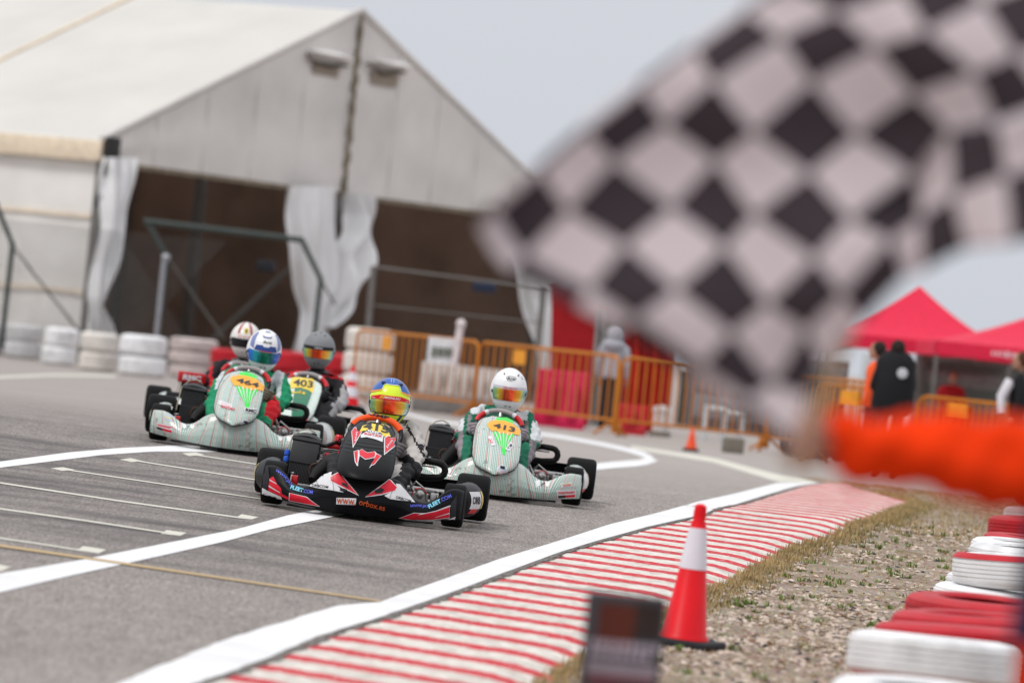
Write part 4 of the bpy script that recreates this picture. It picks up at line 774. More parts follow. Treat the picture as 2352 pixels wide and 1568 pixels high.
def stripe_mat():
    m = bpy.data.materials.new('pinstriped mint bodywork'); m.use_nodes = True; n, l = m.node_tree.nodes, m.node_tree.links; b = n['Principled BSDF']; b.inputs['Roughness'].default_value = .28; b.inputs['Coat Weight'].default_value = .2; b.inputs['Specular IOR Level'].default_value = .35
    at = n.new('ShaderNodeAttribute'); at.attribute_name = 'fan'; sx = n.new('ShaderNodeSeparateXYZ'); l.new(at.outputs['Vector'], sx.inputs[0])
    def M(op, a, c):
        q = n.new('ShaderNodeMath'); q.operation = op
        for i, v in enumerate((a, c)):
            if isinstance(v, (int, float)): q.inputs[i].default_value = v
            else: l.new(v, q.inputs[i])
        return q.outputs[0]
    def mixc(f, a, c):
        q = n.new('ShaderNodeMix'); q.data_type = 'RGBA'; l.new(f, q.inputs[0])
        for s, v in ((6, a), (7, c)):
            if isinstance(v, tuple): q.inputs[s].default_value = (*v, 1)
            else: l.new(v, q.inputs[s])
        return q.outputs[2]
    def lines(per, w0, w1, off=0): return M('MULTIPLY', M('GREATER_THAN', M('FRACT', M('ADD', M('MULTIPLY', sx.outputs[0], 1/per), off), 0), w0), M('LESS_THAN', M('FRACT', M('ADD', M('MULTIPLY', sx.outputs[0], 1/per), off), 0), w1))
    fine = lines(.0115, .0, .42); tcz = M('MULTIPLY', sx.outputs[1], 1)
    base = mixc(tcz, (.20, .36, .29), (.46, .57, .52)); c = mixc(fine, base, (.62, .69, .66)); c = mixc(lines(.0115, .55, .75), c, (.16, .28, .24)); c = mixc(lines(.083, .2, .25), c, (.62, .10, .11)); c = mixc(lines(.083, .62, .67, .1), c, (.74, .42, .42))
    tc = n.new('ShaderNodeTexCoord'); no = n.new('ShaderNodeTexNoise'); no.inputs['Scale'].default_value = 14; no.inputs['Detail'].default_value = 7; l.new(tc.outputs['Object'], no.inputs['Vector'])
    d = M('MULTIPLY', M('GREATER_THAN', no.outputs[0], .66), .6); c = mixc(d, c, (.13, .15, .14)); l.new(c, b.inputs['Base Color']); return m
m_mint = stripe_mat()
def set_fan(o, fn):
    a = o.data.attributes.new('fan', 'FLOAT_VECTOR', 'POINT'); a.data.foreach_set('vector', [c for v in o.data.vertices for c in fn(v.co)])
TOPK = smoothkeys([(0, .245), (.08, .25), (.15, .262), (.20, .255), (.245, .225), (.29, .17), (.335, .145), (.385, .137), (.43, .158), (.47, .20), (.515, .232), (.555, .238), (.60, .228)])
TOPM = smoothkeys([(0, .27), (.12, .262), (.17, .25), (.22, .222), (.27, .175), (.32, .152), (.37, .152), (.42, .178), (.46, .205), (.52, .222), (.60, .215)])
def wheel(root, x, y, r, w, front, side_m=None):
    q = M4.Translation((x, y, r)) @ M4.Rotation(pi/2, 4, 'Y'); h = w/2
    pr = [(r*.50, -h*.86), (r*.62, -h*.98), (r*.80, -h), (r*.93, -h*.93), (r*.985, -h*.80), (r, -h*.6), (r, h*.6), (r*.985, h*.80), (r*.93, h*.93), (r*.80, h), (r*.62, h*.98), (r*.50, h*.86)]
    t = G().lathe(pr, 40, q).obj('tyre', m_tyre, root)
    rim = G().lathe([(r*.5, -h*.9), (r*.47, -h*.8), (r*.42, -h*.3), (r*.2, -h*.2), (r*.16, -h*.5), (.001, -h*.5)], 28, q).lathe([(r*.5, h*.9), (r*.47, h*.8), (r*.42, h*.3), (r*.2, h*.2), (r*.16, h*.5), (.001, h*.5)], 28, q).obj('rim', m_rim, t)
    g = G()
    for k in range(6): a = k*pi/3; g.lathe([(.001, h*.26), (.008, h*.26), (.009, h*.2)], 6, q @ M4.Translation((r*.3*cos(a), r*.3*sin(a), 0)))
    g.obj('wheel_nuts', m_alu, t); return t
def kart(px, label, yaw, style, suit, scale=1.0, mid=None, dz=0):
    p = gpix(*px) if mid is None else mid; p = V((p.x, p.y, ground(p.x, p.y)+.012)); e = .3
    nrm = V((-(ground(p.x+e, p.y)-ground(p.x-e, p.y))/(2*e), -(ground(p.x, p.y+e)-ground(p.x, p.y-e))/(2*e), 1)).normalized(); a = R(yaw); yv = V((sin(a), cos(a), 0)); yv = (yv-nrm*yv.dot(nrm)).normalized(); xv = yv.cross(nrm)
    mw = M4(((xv.x*scale, yv.x*scale, nrm.x*scale, p.x), (xv.y*scale, yv.y*scale, nrm.y*scale, p.y), (xv.z*scale, yv.z*scale, nrm.z*scale, p.z), (0, 0, 0, 1)))
    k = empty('racing_kart', label, 'kart', mw, 'racing karts on the track'); blk = style == 'black'
    fr = [wheel(k, s*.545, 0, .130, .132, 1) for s in (-1, 1)]; rr_ = [wheel(k, s*.62, 1.04, .142, .205, 0) for s in (-1, 1)]
    # chassis, axle, floor
    g = G()
    for s in (-1, 1): g.tube([(s*.20, -.28, .06), (s*.24, -.1, .06), (s*.30, .15, .06), (s*.32, .6, .06), (s*.30, 1.25, .07)], .015); g.tube([(s*.30, .12, .06), (s*.40, .02, .09), (s*.47, 0, .13)], .015); g.tube([(s*.32, .3, .07), (s*.56, .3, .09), (s*.58, .5, .1), (s*.56, .78, .09), (s*.32, .8, .07)], .012)
    g.tube([(-.3, .15, .06), (.3, .15, .06)], .015); g.tube([(-.3, .95, .06), (.3, .95, .06)], .015); g.tube([(-.2, -.28, .06), (.2, -.28, .06)], .014); g.obj('chassis_frame', m_chas, k)
    G().tube([(-.56, 1.04, .142), (.56, 1.04, .142)], .022, 12).obj('rear_axle', m_alu, k); G().box((-.27, -.27, .035), (.27, .5, .045)).obj('floor_tray', m_alu, k)
    for s in (-1, 1):
        G().tube([(s*.40, 0, .09), (s*.50, 0, .13)], .02).tube([(s*.44, .0, .2), (s*.44, 0, .07)], .022).obj('stub_axle', m_chas, k); G().lathe([(.03, -.006), (.075, -.006), (.075, .006), (.03, .006)], 24, M4.Translation((s*.44, .02, .13)) @ M4.Rotation(pi/2, 4, 'Y')).obj('brake_disc', m_alu, k); G().box((s*.42-.02, -.07, .12), (s*.42+.02, -.02, .19)).obj('brake_caliper', m_alu if s > 0 else m_red, k, bevel=.006)
        G().tube([(s*.42, .08, .13), (s*.06, .2, .12)], .008).obj('tie_rod', m_alu, k)
    # side pods between the wheels
    for s in (-1, 1):
        def f(u, v):
            y = .20+.62*u; r = .10*(min(1, sin(pi*(.04+.92*u))*2.2)); a = -pi*.5+pi*1.15*v; return (s*(.50+r*.95*cos(a)+.02+(.085 if blk else .05)*ss(.18, .55, y)), y, .145+r*1.02*sin(a))
        pod = G().grid(f, 18, 12).obj('side_pod', m_bp if blk else m_mint, k)
        if not blk: set_fan(pod, lambda c: (c.y, .4, 0))
        for nm, y0, y1, mm_ in (('sticker', .30, .48, d_white), ('sticker', .50, .56, d_yel), ('sticker', .58, .60, d_yel), ('sticker', .33, .45, d_red)):
            if s < 0 and mm_ is not d_yel: continue
            v0, v1 = (.32, .62) if mm_ is not d_red else (.22, .32); 
            def f2(u, v): q = V(f((y0+(y1-y0)*u-.20)/.62, v0+(v1-v0)*v)); return q+V((s*.003, 0, 0))
            G().grid(f2, 4, 5).obj(nm, mm_, pod)
        if blk and s > 0:
            vs2, fs2 = textmesh('ORB', .03); 
            def f3(x, z): q = V(f((.385+x*.13-.20)/.62, .47+z*.13)); return q+V((.006, 0, 0))
            g = G(); g.add([f3(x, z) for x, z in vs2], fs2).obj('lettering', d_blk, pod)
    # front bumper
    keys = TOPK if blk else TOPM
    def front_y(x): return -.40+.26*(abs(x)/.60)**2.0
    def bump(u, v):
        x = (2*u-1)*.600; ax = abs(x); top = interp(keys, ax); bot = .022+.035*(ax/.6)**2; y = front_y(x); h = top-bot; end = ss(.585, .60, ax)*.02
        sec = [(0, .05, 0), (.08, .015, .0), (.18, -.006, .14), (.34, -.022, .34), (.5, -.014, .55), (.66, .012, .78), (.78, .035, .93), (.86, .06, 1.0), (.92, .09, .99), (1, .10, .80)]
        dy = interp([(a, b) for a, b, c in sec], v); dz = interp([(a, c) for a, b, c in sec], v); return (x, y+dy*(1-.25*(ax/.6))+end, bot+h*dz)
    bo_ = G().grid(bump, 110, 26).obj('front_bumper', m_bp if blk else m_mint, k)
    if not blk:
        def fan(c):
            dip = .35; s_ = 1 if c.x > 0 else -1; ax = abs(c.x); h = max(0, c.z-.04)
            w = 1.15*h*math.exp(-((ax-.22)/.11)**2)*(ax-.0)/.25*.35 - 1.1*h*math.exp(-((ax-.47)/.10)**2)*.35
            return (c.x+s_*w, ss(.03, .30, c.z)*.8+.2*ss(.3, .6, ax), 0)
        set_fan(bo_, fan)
    for s in (-1, 1):   # end caps
        g = G(); N = 26; ring = [V(bump(1 if s > 0 else 0, i/N)) for i in range(N+1)]; bk = [q+V((-s*.004, .10*(1-abs(i/N-.5)), 0)) for i, q in enumerate(ring)]; c0 = V((s*.598, -.06, .12)); g.add(ring+[c0], [(i, i+1, N+1) for i in range(N)]+[(N, 0, N+1)]).obj('bumper_end', m_bp if blk else m_mint, k)
        if not blk: pass
    G().grid(lambda u, v: ((2*u-1)*.44, front_y((2*u-1)*.44)+.02+.10*v, .024-.012*sin(pi*v)), 20, 3).obj('skid_plate', m_loop, k)
    # nose panel
    if blk: wk = [(0, .146), (.08, .160), (.2, .168), (.4, .166), (.6, .158), (.75, .148), (.88, .125), (1, .085)]; Z0, Z1 = .248, .550
    else: wk = [(0, .02), (.03, .075), (.08, .112), (.15, .138), (.28, .158), (.5, .163), (.75, .158), (.86, .145), (.93, .122), (.975, .085), (1, .03)]; Z0, Z1 = .165+dz, .525+dz
    wk = smoothkeys(wk, 50)
    def panel(u, v):
        w = interp(wk, v)*(1.0 if style != '403' else 1.08); a = (2*u-1)*1.25; x = w*sin(a)/sin(1.25); dd = .115 if blk else .095; dy = dd*(1-cos(a))/(1-cos(1.25)); z = Z0+(Z1-Z0)*v; y = (-.46 if blk else -.53)+(.66 if blk else .72)*v**(1.35 if blk else 1.5)+dy
        if blk: z -= .012*cos(a)*(1-v)**3; y -= .02*sin(pi*min(1, v*1.4)); y += .004*sin(v*95)*(ss(.42, .46, v)*ss(.66, .62, v))
        return (x, y, z)
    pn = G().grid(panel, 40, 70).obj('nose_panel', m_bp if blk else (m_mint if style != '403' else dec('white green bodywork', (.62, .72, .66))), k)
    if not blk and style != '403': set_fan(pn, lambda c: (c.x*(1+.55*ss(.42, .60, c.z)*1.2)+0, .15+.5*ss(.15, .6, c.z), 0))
    edge = [V(panel(0, v/24)) for v in range(25)]+[V(panel(u/8, 1)) for u in range(1, 8)]+[V(panel(1, 1-v/24)) for v in range(25)]; G().tube([q+V((0, .008, 0)) for q in edge], .006 if blk else .005, 6).obj('panel_edge', m_bp if blk else m_loop, pn)
    if not blk: G().tube([V(panel(u/20, .0+.13*abs(u/10-1)**2.2))+V((0, .012, -.004)) for u in range(21)], .007, 6).obj('panel_edge', d_blk, pn)
    if blk: G().grid(lambda u, v: V(panel(.06+.88*u, 0))+V((0, .02+.2*v, .015+.03*v)), 16, 3).obj('panel_underside', m_loop, k)
    G().tube([(0, -.12, .1), (0, .1, .42)], .012).tube([(0, .16, .14), (0, .44, .44)], .013).obj('steering_column', m_chas, k)
    # steering wheel
    wc = V((.005, .46, .455+dz*.6+(.02 if blk else 0))); wx = V((1, 0, 0)); wy = V((0, .48, .88)).normalized(); RW = .158
    circ = lambda a, rr=RW: wc+wx*rr*cos(a)+wy*rr*.72*sin(a)*(1 if sin(a) > 0 else .95)
    st = G().tube([circ(2*pi*i/40) for i in range(41)], .0150, 10).obj('steering_wheel', d_blk, k)
    top = [circ(R(22+136*i/24), RW) for i in range(25)]
    if blk: 
        gripo = G().tube(top, .0205, 12).obj('wheel_grip', mat('orange wheel grip', (.95, .10, .015), .45, bump=.1), st)
    else:
        for a0, a1, mm_ in ((10, 48, m_red), (132, 170, m_red), (48, 58, d_white), (122, 132, d_white), (58, 122, mat('grey wheel pad', (.34, .31, .31), .6))): G().tube([circ(R(a0+(a1-a0)*i/10), RW) for i in range(11)], .0185, 10).obj('wheel_grip', mm_, st)
    G().tube([circ(R(200)), wc, circ(R(-20))], .012).tube([wc, circ(R(90))], .010).obj('wheel_spokes', m_alu, st); G().box(wc-V((.05, .02, .02)), wc+V((.05, .01, .06))).obj('dash_display', d_blk, st, bevel=.006)
    # seat
    def seat(u, v):
        a = (2*u-1)*1.3; z = interp([(0, .16), (.25, .05), (.45, .06), (.7, .22), (1, .50)], v); y = interp([(0, .62), (.25, .75), (.45, .92), (.7, 1.08), (1, 1.20)], v); w = .19; return (w*sin(a)*1.04, y-.10*(1-cos(a))*(.5+v*.6), z+.10*(1-cos(a))*(1-v))
    G().grid(seat, 16, 18).obj('seat', m_seat, k)
    # radiator with cap and hoses, on the image-left side
    rx, ry, rz, tl = (-.515 if blk else -.475), .66, .10, .35; Q = M4.Translation((rx, ry, rz)) @ M4.Rotation(-R(14), 4, 'X') @ M4.Rotation(R(3), 4, 'Y')
    rw, rh = .160, (.30 if blk else .29)
    rad = G().box((0, 0, 0), (rw, .045, rh-.0), Q).obj('radiator', m_rad, k, bevel=.004); g = G()
    for i in range(17): x = .006+i*(rw-.012)/16; g.box((x-.0022, -.006, .004), (x+.0022, .0, rh-.012), Q)
    for z in (.0, .5, .99): g.box((0, -.008, rh*z-.004 if z else 0), (rw, -.001, rh*z+.002), Q) if z else None
    g.obj('radiator_fins', mat('radiator fins', (.035, .035, .037), .45), rad, smooth=False)
    if blk: G().box((-.003, -.014, rh*.46), (rw+.003, -.006, rh*.90), Q).obj('radiator_blind', mat('grey radiator blind', (.045, .045, .047), .5), rad, bevel=.003)
    G().grid(lambda u, v: Q @ V(((-.008+(rw+.016)*u), -.02+.08*v, rh-.005+.030*sin(pi*min(1, max(0, v)))*(.6+.4*sin(pi*u))+.012*sin(pi*u))), 12, 8).box((-.008, -.02, rh-.022), (rw+.008, .06, rh-.001), Q).obj('top_tank', m_tank, rad)
    G().lathe([(.022, 0), (.022, .022), (.015, .027), (.001, .028)], 14, Q @ M4.Translation((rw*.70, .03, rh+.015))).obj('radiator_cap', d_blk, rad)
    G().tube([Q @ V((rw*.75, .03, rh+.05)), Q @ V((rw*.45, .03, rh+.062)), Q @ V((.03, .02, rh+.045)), Q @ V((-.012, .0, rh-.01)), Q @ V((-.020, 0, rh*.6)), Q @ V((-.022, 0, rh*.35))], .0042, 6).obj('overflow_hose', mat('clear hose', (.40, .34, .26), .3), k)
    if blk:
        for z in (.44, .30): G().lathe([(.015, 0), (.0165, .004), (.0165, .03), (.015, .034)], 12, Q @ M4.Translation((-.024, .0, rh*z+.04))).obj('hose_joiner', m_blue, k)
    G().tube([Q @ V((rw*.9, .03, rh-.02)), Q @ V((rw*1.2, .05, rh-.02)), (-.20, .95, .40), (-.18, 1.0, .32)], .013, 8).obj('coolant_hose', d_blk, k)
    G().tube(arc((-.335, ry-.02, .20), .045, R(60), R(300), 16), .004, 6).obj('brake_hose', m_brk, k)
    # engine, carburettor, intake silencer
    G().box((-.33, .82, .07), (-.17, 1.0, .27)).obj('engine_block', m_alu, k, bevel=.015); g = G()
    for i in range(5): g.box((-.325, .83, .275+i*.012), (-.175, .99, .280+i*.012))
    g.obj('cooling_fins', m_chas, k, smooth=False); G().box((-.30, .84, .335), (-.20, .96, .365)).lathe([(.028, 0), (.028, .05), (.018, .065)], 12, M4.Translation((-.235, .90, .36))).obj('cylinder_head', m_red, k, bevel=.006)
    G().tube([(-.21, .80, .30), (-.23, .74, .28), (-.27, .72, .25)], .026, 10).ell((-.20, .80, .31), .030, 8).ell((-.285, .76, .295), (.022, .02, .02), 8).ell((-.17, .82, .26), (.03, .03, .025), 8).obj('carburettor', m_red, k)
    G().tube([(-.235, .70, .295), (-.242, .66, .275), (-.275, .60, .235), (-.315, .52, .18), (-.345, .47, .145)], [.034, .050, .055, .050, .026], 16).obj('intake_silencer', m_loop, k)
    g = G()
    for i in range(5): a = i*1.3; g.tube([(-.24, .86, .36), (-.20+.03*sin(a), .80, .40+.02*cos(a)), (-.13+.02*sin(a*2), .78, .36-.02*i), (-.14, .80, .28)], .0042, 6)
    g.obj('cables', d_blk, k); G().ell((-.10, .88, .30), (.05, .05, .06), 8).tube([(-.15, .9, .27), (-.05, .86, .22)], .02).obj('ignition_coil', mat('pale green plastic', (.22, .34, .25), .5), k)
    # tube loop and pedals side on the image-right side
    lp = [(.24, .88, .325), (.33, .86, .335)]+[(.395+.045*cos(a), .85, .288+.045*sin(a)) for a in [R(90-30*i) for i in range(7)]]+[(.33, .86, .235), (.22, .88, .24)]
    G().tube(lp, .021, 12).obj('exhaust_tube_loop', m_loop, k); G().tube([(.27, .84, .305), (.38, .83, .305)], .006).obj('throttle_rod', m_alu, k)
    G().tube([(.20, .62, .28), (.27, .50, .17), (.30, .42, .12)], .010).tube([(.3, .42, .12), (.34, .2, .12)], .012).obj('seat_stay', m_alu, k)
    G().box((.26, .08, .10), (.38, .2, .17)).ell((.33, .10, .16), .03, 8).tube([(.27, .1, .2), (.3, .06, .24), (.36, .05, .2), (.38, .06, .12)], .007, 6).obj('brake_cylinder', m_alu, k); G().tube(arc((.33, .04, .16), .045, R(20), R(260), 12), .0035, 6).obj('brake_hose', m_red, k)
    for s in (-1, 1): G().box((s*.13-.03, -.16, .09), (s*.13+.03, -.14, .2)).obj('pedal', m_alu, k)
    # rear bumper
    G().grid(lambda u, v: ((2*u-1)*.66, 1.30+.05*sin(pi*v), .08+.14*v), 20, 5).obj('rear_bumper', m_bp, k)
    return k, bo_, pn, st
def helmet(par, c, yaw, pitch, shell, roll=0, k=1.0, kz=1.05):
    Q = M4.Translation(c) @ M4.Rotation(R(yaw), 4, 'Z') @ M4.Rotation(R(pitch), 4, 'X') @ M4.Rotation(R(roll), 4, 'Y')
    def hp(az, el, off=0):
        """az 0 faces forward (local -y), el from -90 to 90"""
        a, e = R(az), R(el); f = cos(a)*cos(e)
        rx, ry, rz = .1275, .150, (.140 if el > 0 else .150)*kz
        v = V((rx*sin(a)*cos(e), -ry*f, rz*sin(e)))
        if el < -8: t = ss(-8, -50, -abs(el)) if False else min(1, (-el-8)/40); v.y -= .018*max(0, cos(a))*t; v.x *= 1-.10*t; 
        n = V((v.x/rx**2, v.y/ry**2, v.z/rz**2)).normalized(); return (Q @ ((v+n*off)*k))
    o = G().grid(lambda u, v: hp(-180+360*u, -62+152*v), 48, 30).obj('helmet', shell, par)
    G().grid(lambda u, v: hp(-180+360*u, -62+4*v, -.004*v-.002), 40, 2).obj('helmet_rim', d_blk, o)
    def patch(name, pts, m, off=.0025):
        bm = bmesh.new(); vv = [bm.verts.new((x, y, 0)) for x, y in pts]; bm.faces.new(vv); xs = [q[0] for q in pts]; ys = [q[1] for q in pts]
        for lo, hi, ax in ((min(xs), max(xs), V((1, 0, 0))), (min(ys), max(ys), V((0, 1, 0)))):
            t = math.floor(lo/7)*7+7
            while t < hi: bmesh.ops.bisect_plane(bm, geom=bm.verts[:]+bm.edges[:]+bm.faces[:], plane_co=ax*t, plane_no=ax); t += 7
        for v in bm.verts: v.co = hp(v.co.x, v.co.y, off)
        me = bpy.data.meshes.new('p'); bm.to_mesh(me); bm.free(); return link(name, me, m, o)
    def words(t, az, el, w, h, m, off=.006, bold=.02, name='lettering'):
        vs, fs = textmesh(t, bold); me = mesh([hp(az+x*w, el+y*h, off) for x, y in vs], fs); return link(name, me, m, o)
    return o, hp, patch, words
def visor_mat(key, stops):
    m = bpy.data.materials.new(key); m.use_nodes = True; n, l = m.node_tree.nodes, m.node_tree.links; b = n['Principled BSDF']; b.inputs['Roughness'].default_value = .16; b.inputs['Metallic'].default_value = .55; b.inputs['Coat Weight'].default_value = .6
    at = n.new('ShaderNodeAttribute'); at.attribute_name = 'fan'; sx = n.new('ShaderNodeSeparateXYZ'); l.new(at.outputs['Vector'], sx.inputs[0]); no = n.new('ShaderNodeTexNoise'); no.noise_dimensions = '1D'; no.inputs['Scale'].default_value = 7; l.new(sx.outputs[0], no.inputs['W'])
    r = n.new('ShaderNodeValToRGB'); ad = n.new('ShaderNodeMath'); ad.operation = 'MULTIPLY_ADD'; ad.inputs[1].default_value = .22; l.new(no.outputs[0], ad.inputs[0]); mm = n.new('ShaderNodeMath'); mm.operation = 'SUBTRACT'; mm.inputs[1].default_value = .11; l.new(sx.outputs[0], mm.inputs[0]); l.new(mm.outputs[0], ad.inputs[2]); l.new(ad.outputs[0], r.inputs[0])
    e = r.color_ramp.elements; e[0].position = stops[0][0]; e[0].color = (*stops[0][1], 1); e[1].position = stops[-1][0]; e[1].color = (*stops[-1][1], 1)
    for p_, c in stops[1:-1]: q = e.new(p_); q.color = (*c, 1)
    l.new(r.outputs[0], b.inputs['Base Color']); return m
v_fire = visor_mat('fire mirror visor', [(0, (.12, .42, .42)), (.16, (.35, .55, .12)), (.24, (.75, .50, .03)), (.36, (.40, .02, .01)), (.48, (.85, .10, .01)), (.54, (.95, .03, .01)), (.68, (.95, .30, .02)), (.80, (.85, .75, .10)), (.92, (.35, .70, .60)), (1, (.2, .5, .6))])
v_blue = visor_mat('blue green mirror visor', [(0, (.02, .08, .55)), (.12, (.02, .25, .95)), (.26, (.02, .45, .55)), (.42, (.01, .20, .12)), (.55, (.02, .35, .22)), (.68, (.01, .16, .16)), (.8, (.05, .15, .75)), (1, (.10, .05, .5))])
v_dark = mat('smoked visor', (.012, .012, .014), .12, coat=.6)
def visor(hh, m, lo=-19, hi=8, az=68, off=.004):
    o, hp, patch, words = hh; g = G(); g.grid(lambda u, v: hp(-az+2*az*u, (lo+(hi-lo)*v)+2*cos(R((2*u-1)*70))*0, off), 40, 8); q = g.obj('visor', m, o)
    a = q.data.attributes.new('fan', 'FLOAT_VECTOR', 'POINT'); a.data.foreach_set('vector', [c for v in range(9) for u in range(41) for c in (u/40, v/8, 0)])
    for s in (-1, 1): G().lathe([(.012, 0), (.011, .004), (.001, .005)], 12, M4.Translation(hp(s*(az+4), -3, .002)) @ (V(hp(s*(az+4), -3, .1))-V(hp(s*(az+4), -3, 0))).to_track_quat('Z', 'Y').to_matrix().to_4x4()).obj('visor_pivot', d_blk, o)
    g = G()
    for s in (-1, 1): g.tube([hp(s*5, -36, .003), hp(s*13, -36, .003)], .003, 6)
    g.obj('chin_vent', d_blk, o); return q
def driver(k, label, suit, hc, lean, glove, paintfn, hyaw=0, hpitch=8, elb=1.0, hands=((-150), (-28)), tuck=False, sub=2, low=0):
    r = empty('person', label, 'person', k.matrix_world.copy(), 'kart drivers')
    nx = hc[0]*.75; wc = V((.005, .46, .455)); wx = V((1, 0, 0)); wy = V((0, .48, .88)).normalized(); circ = lambda a: wc+wx*.158*cos(a)+wy*.158*.72*sin(a)
    vs = [V((0, .93, .17)), V((nx*.5, .97, .32)), V((nx*.85, .965, .46)), V((nx, .95, .52)), V((hc[0], .93, hc[2]-.10))]; es = [(0, 1), (1, 2), (2, 3), (3, 4)]; rs = [(.14, .12), (.135, .11), (.145, .10), (.09, .08), .055]
    H = []
    for s, ha in ((-1, hands[0]), (1, hands[1])):
        hd_ = circ(R(ha)); b = len(vs); w = hd_+V((s*.022, .055, -.03)); e_ = V((s*(.252 if s > 0 or not tuck else .15)+nx*.3, .72-low, .33-low*.7)); vs += [V((s*.165+nx, .94, .505)), V((s*(.23 if s > 0 or not tuck else .17)+nx*.6, .87, .43)), e_, (e_+w)/2+V((0, 0, -.01)), w]; es += [(2, b), (b, b+1), (b+1, b+2), (b+2, b+3), (b+3, b+4)]; rs += [.070, .060, .051, .045, .034]; H.append((s, hd_, w, ha))
        b = len(vs); vs += [V((s*.10, .80, .17)), V((s*.20, .44, .31-low*.5)), V((s*.205, .40, .30-low*.5)), V((s*.17, .10, .17)), V((s*.14, -.06, .10)), V((s*.14, -.12, .17))]; es += [(0, b), (b, b+1), (b+1, b+2), (b+2, b+3), (b+3, b+4), (b+4, b+5)]; rs += [.092, .072, .070, .052, .042, .036]
    me = skin(vs, es, rs, sub)
    # cloth folds
    for v in me.vertices: c = v.co; n_ = .006*sin(c.x*60+c.z*38)+.005*sin(c.z*85+c.y*40)+.004*sin(c.x*120-c.z*60); v.co = c+v.normal*n_
    paint(me, suit, paintfn); link('suit', me, None, r)
    for s, h_, w, ha in H:
        g = G(); t = (circ(R(ha+6))-circ(R(ha-6))).normalized(); out = (h_-wc).normalized(); back = (w-h_).normalized()
        g.tube([w+back*.03, w, w.lerp(h_, .5)+out*.012, h_+out*.018+back*.004], [.034, .034, .042, .030], 12, flat=.85)
        fr_ = V((0, -1, 0)); ups = t if t.z > 0 else -t
        for q in range(4):
            c = h_+ups*(.034-.022*q); ln = (.92, 1.05, 1, .82)[q]
            g.tube([c+out*.034+back*.006, c+out*.026+fr_*.022*ln, c+fr_*.034*ln+out*.004, c-out*.020*ln+fr_*.024, c-out*.024*ln+fr_*.004], [.0125, .0120, .0115, .0105, .009], 8)
        g.tube([h_+out*.01+V((0, .03, 0))+ups*.01, h_-out*.012+V((0, .028, 0))+ups*.035, h_-out*.022+V((0, .012, 0))+ups*.05], [.014, .0125, .010], 8); g.obj('glove', glove, r)
        G().tube([w+back*.010, w+back*.034], .041, 14).obj('glove_strap', d_blk, r)
    for s in (-1, 1): G().tube([(s*.14, -.02, .08), (s*.14, -.10, .09), (s*.14, -.125, .17)], [.042, .042, .034], 10).obj('boot', d_blk, r)
    G().lathe([(.075, -.02), (.085, .0), (.08, .03), (.06, .035)], 20, M4.Translation((nx+.1*(hc[0]-nx), .95, .555)) @ M4.Scale(.85, 4, (0, 1, 0))).obj('neck_collar', d_blk, r)
    return r
# ---- the black and red kart in front
K1, B1, P1, S1 = kart((828.8, 1187.5), 'black and red racing kart leading the pack with an orange topped steering wheel', 1.3, 'black', None)
A = lambda x, y: ((620+x/5.809)/1.08844, (1060+y/5.809)/1.08844); Bz = lambda x, y: ((900+x/5.6)/1.08844, (1060+y/5.6)/1.08844); Z1 = lambda x, y: ((600+x/3.409)/1.08844, (900+y/3.409)/1.08844)
sb = Surf(B1, K1, 34.0); spn = Surf(P1, K1, 34.3)
def grow(pts, k): c = (sum(p[0] for p in pts)/len(pts), sum(p[1] for p in pts)/len(pts)); return [(c[0]+(p[0]-c[0])*k, c[1]+(p[1]-c[1])*k) for p in pts]
def lay(s, F, pts, m, off=.002, name='sticker'): return s.poly(name, [F(*p) for p in pts], m, off)
lay(sb, Z1, [(872, 972), (980, 1015), (1080, 1038), (1236, 1030), (1190, 1080), (1060, 1092), (940, 1056)], m_loop, .002, 'painted_recess_shade')  # shade of the hollow under the nose panel, painted flat on the bumper
lay(sb, A, [(850, 888), (960, 835), (1060, 745), (1130, 705), (1220, 695), (1200, 780), (1390, 990), (1230, 960), (1000, 925)], d_white)
lay(sb, A, [(1185, 760), (1325, 690), (1610, 1038), (1340, 912), (1190, 825)], d_white, .003); lay(sb, A, [(1197, 770), (1318, 706), (1590, 1022), (1345, 895), (1203, 818)], d_red, .004); lay(sb, A, [(1350, 850), (1430, 860), (1470, 940), (1375, 890)], d_blk, .005); lay(sb, A, [(1345, 920), (1440, 950), (1400, 985), (1330, 960)], d_blk, .005)
lay(sb, A, [(600, 995), (855, 1052), (1048, 1192), (596, 1110)], d_white, .003); lay(sb, A, [(612, 1002), (848, 1060), (1030, 1184), (604, 1102)], d_red, .004)
lay(sb, A, [(315, 785), (370, 760), (420, 860), (480, 930), (498, 1010), (600, 1062), (600, 1100), (290, 958)], d_red, .002); lay(sb, A, [(310, 885), (470, 985), (470, 995), (305, 905)], d_white, .004, 'pin_stripe'); lay(sb, A, [(318, 800), (420, 862), (424, 872), (316, 815)], d_white, .004, 'pin_stripe')
lay(sb, A, [(200, 915), (290, 965), (480, 1050), (500, 1090), (380, 1075), (205, 1025)], d_white, .002)
lay(sb, Bz, [(500, 830), (560, 840), (640, 930), (770, 1092), (420, 1045), (340, 1000), (520, 900)], d_white)
lay(sb, Bz, [(70, 1020), (262, 880), (410, 768), (436, 785), (524, 880), (496, 936), (300, 992)], d_white, .003); lay(sb, Bz, [(84, 1010), (272, 886), (408, 780), (428, 795), (512, 882), (488, 926), (300, 980)], d_red, .004); lay(sb, Bz, [(200, 930), (290, 890), (345, 920), (300, 965), (215, 970)], d_blk, .005)
lay(sb, Bz, [(540, 1312), (745, 1236), (900, 1246), (1060, 1210), (1255, 1132), (1250, 1312), (1000, 1338), (975, 1365)], d_white, .002); lay(sb, Bz, [(556, 1309), (747, 1244), (900, 1254), (1060, 1220), (1250, 1142), (1245, 1304), (1000, 1330), (970, 1358)], d_red, .003)
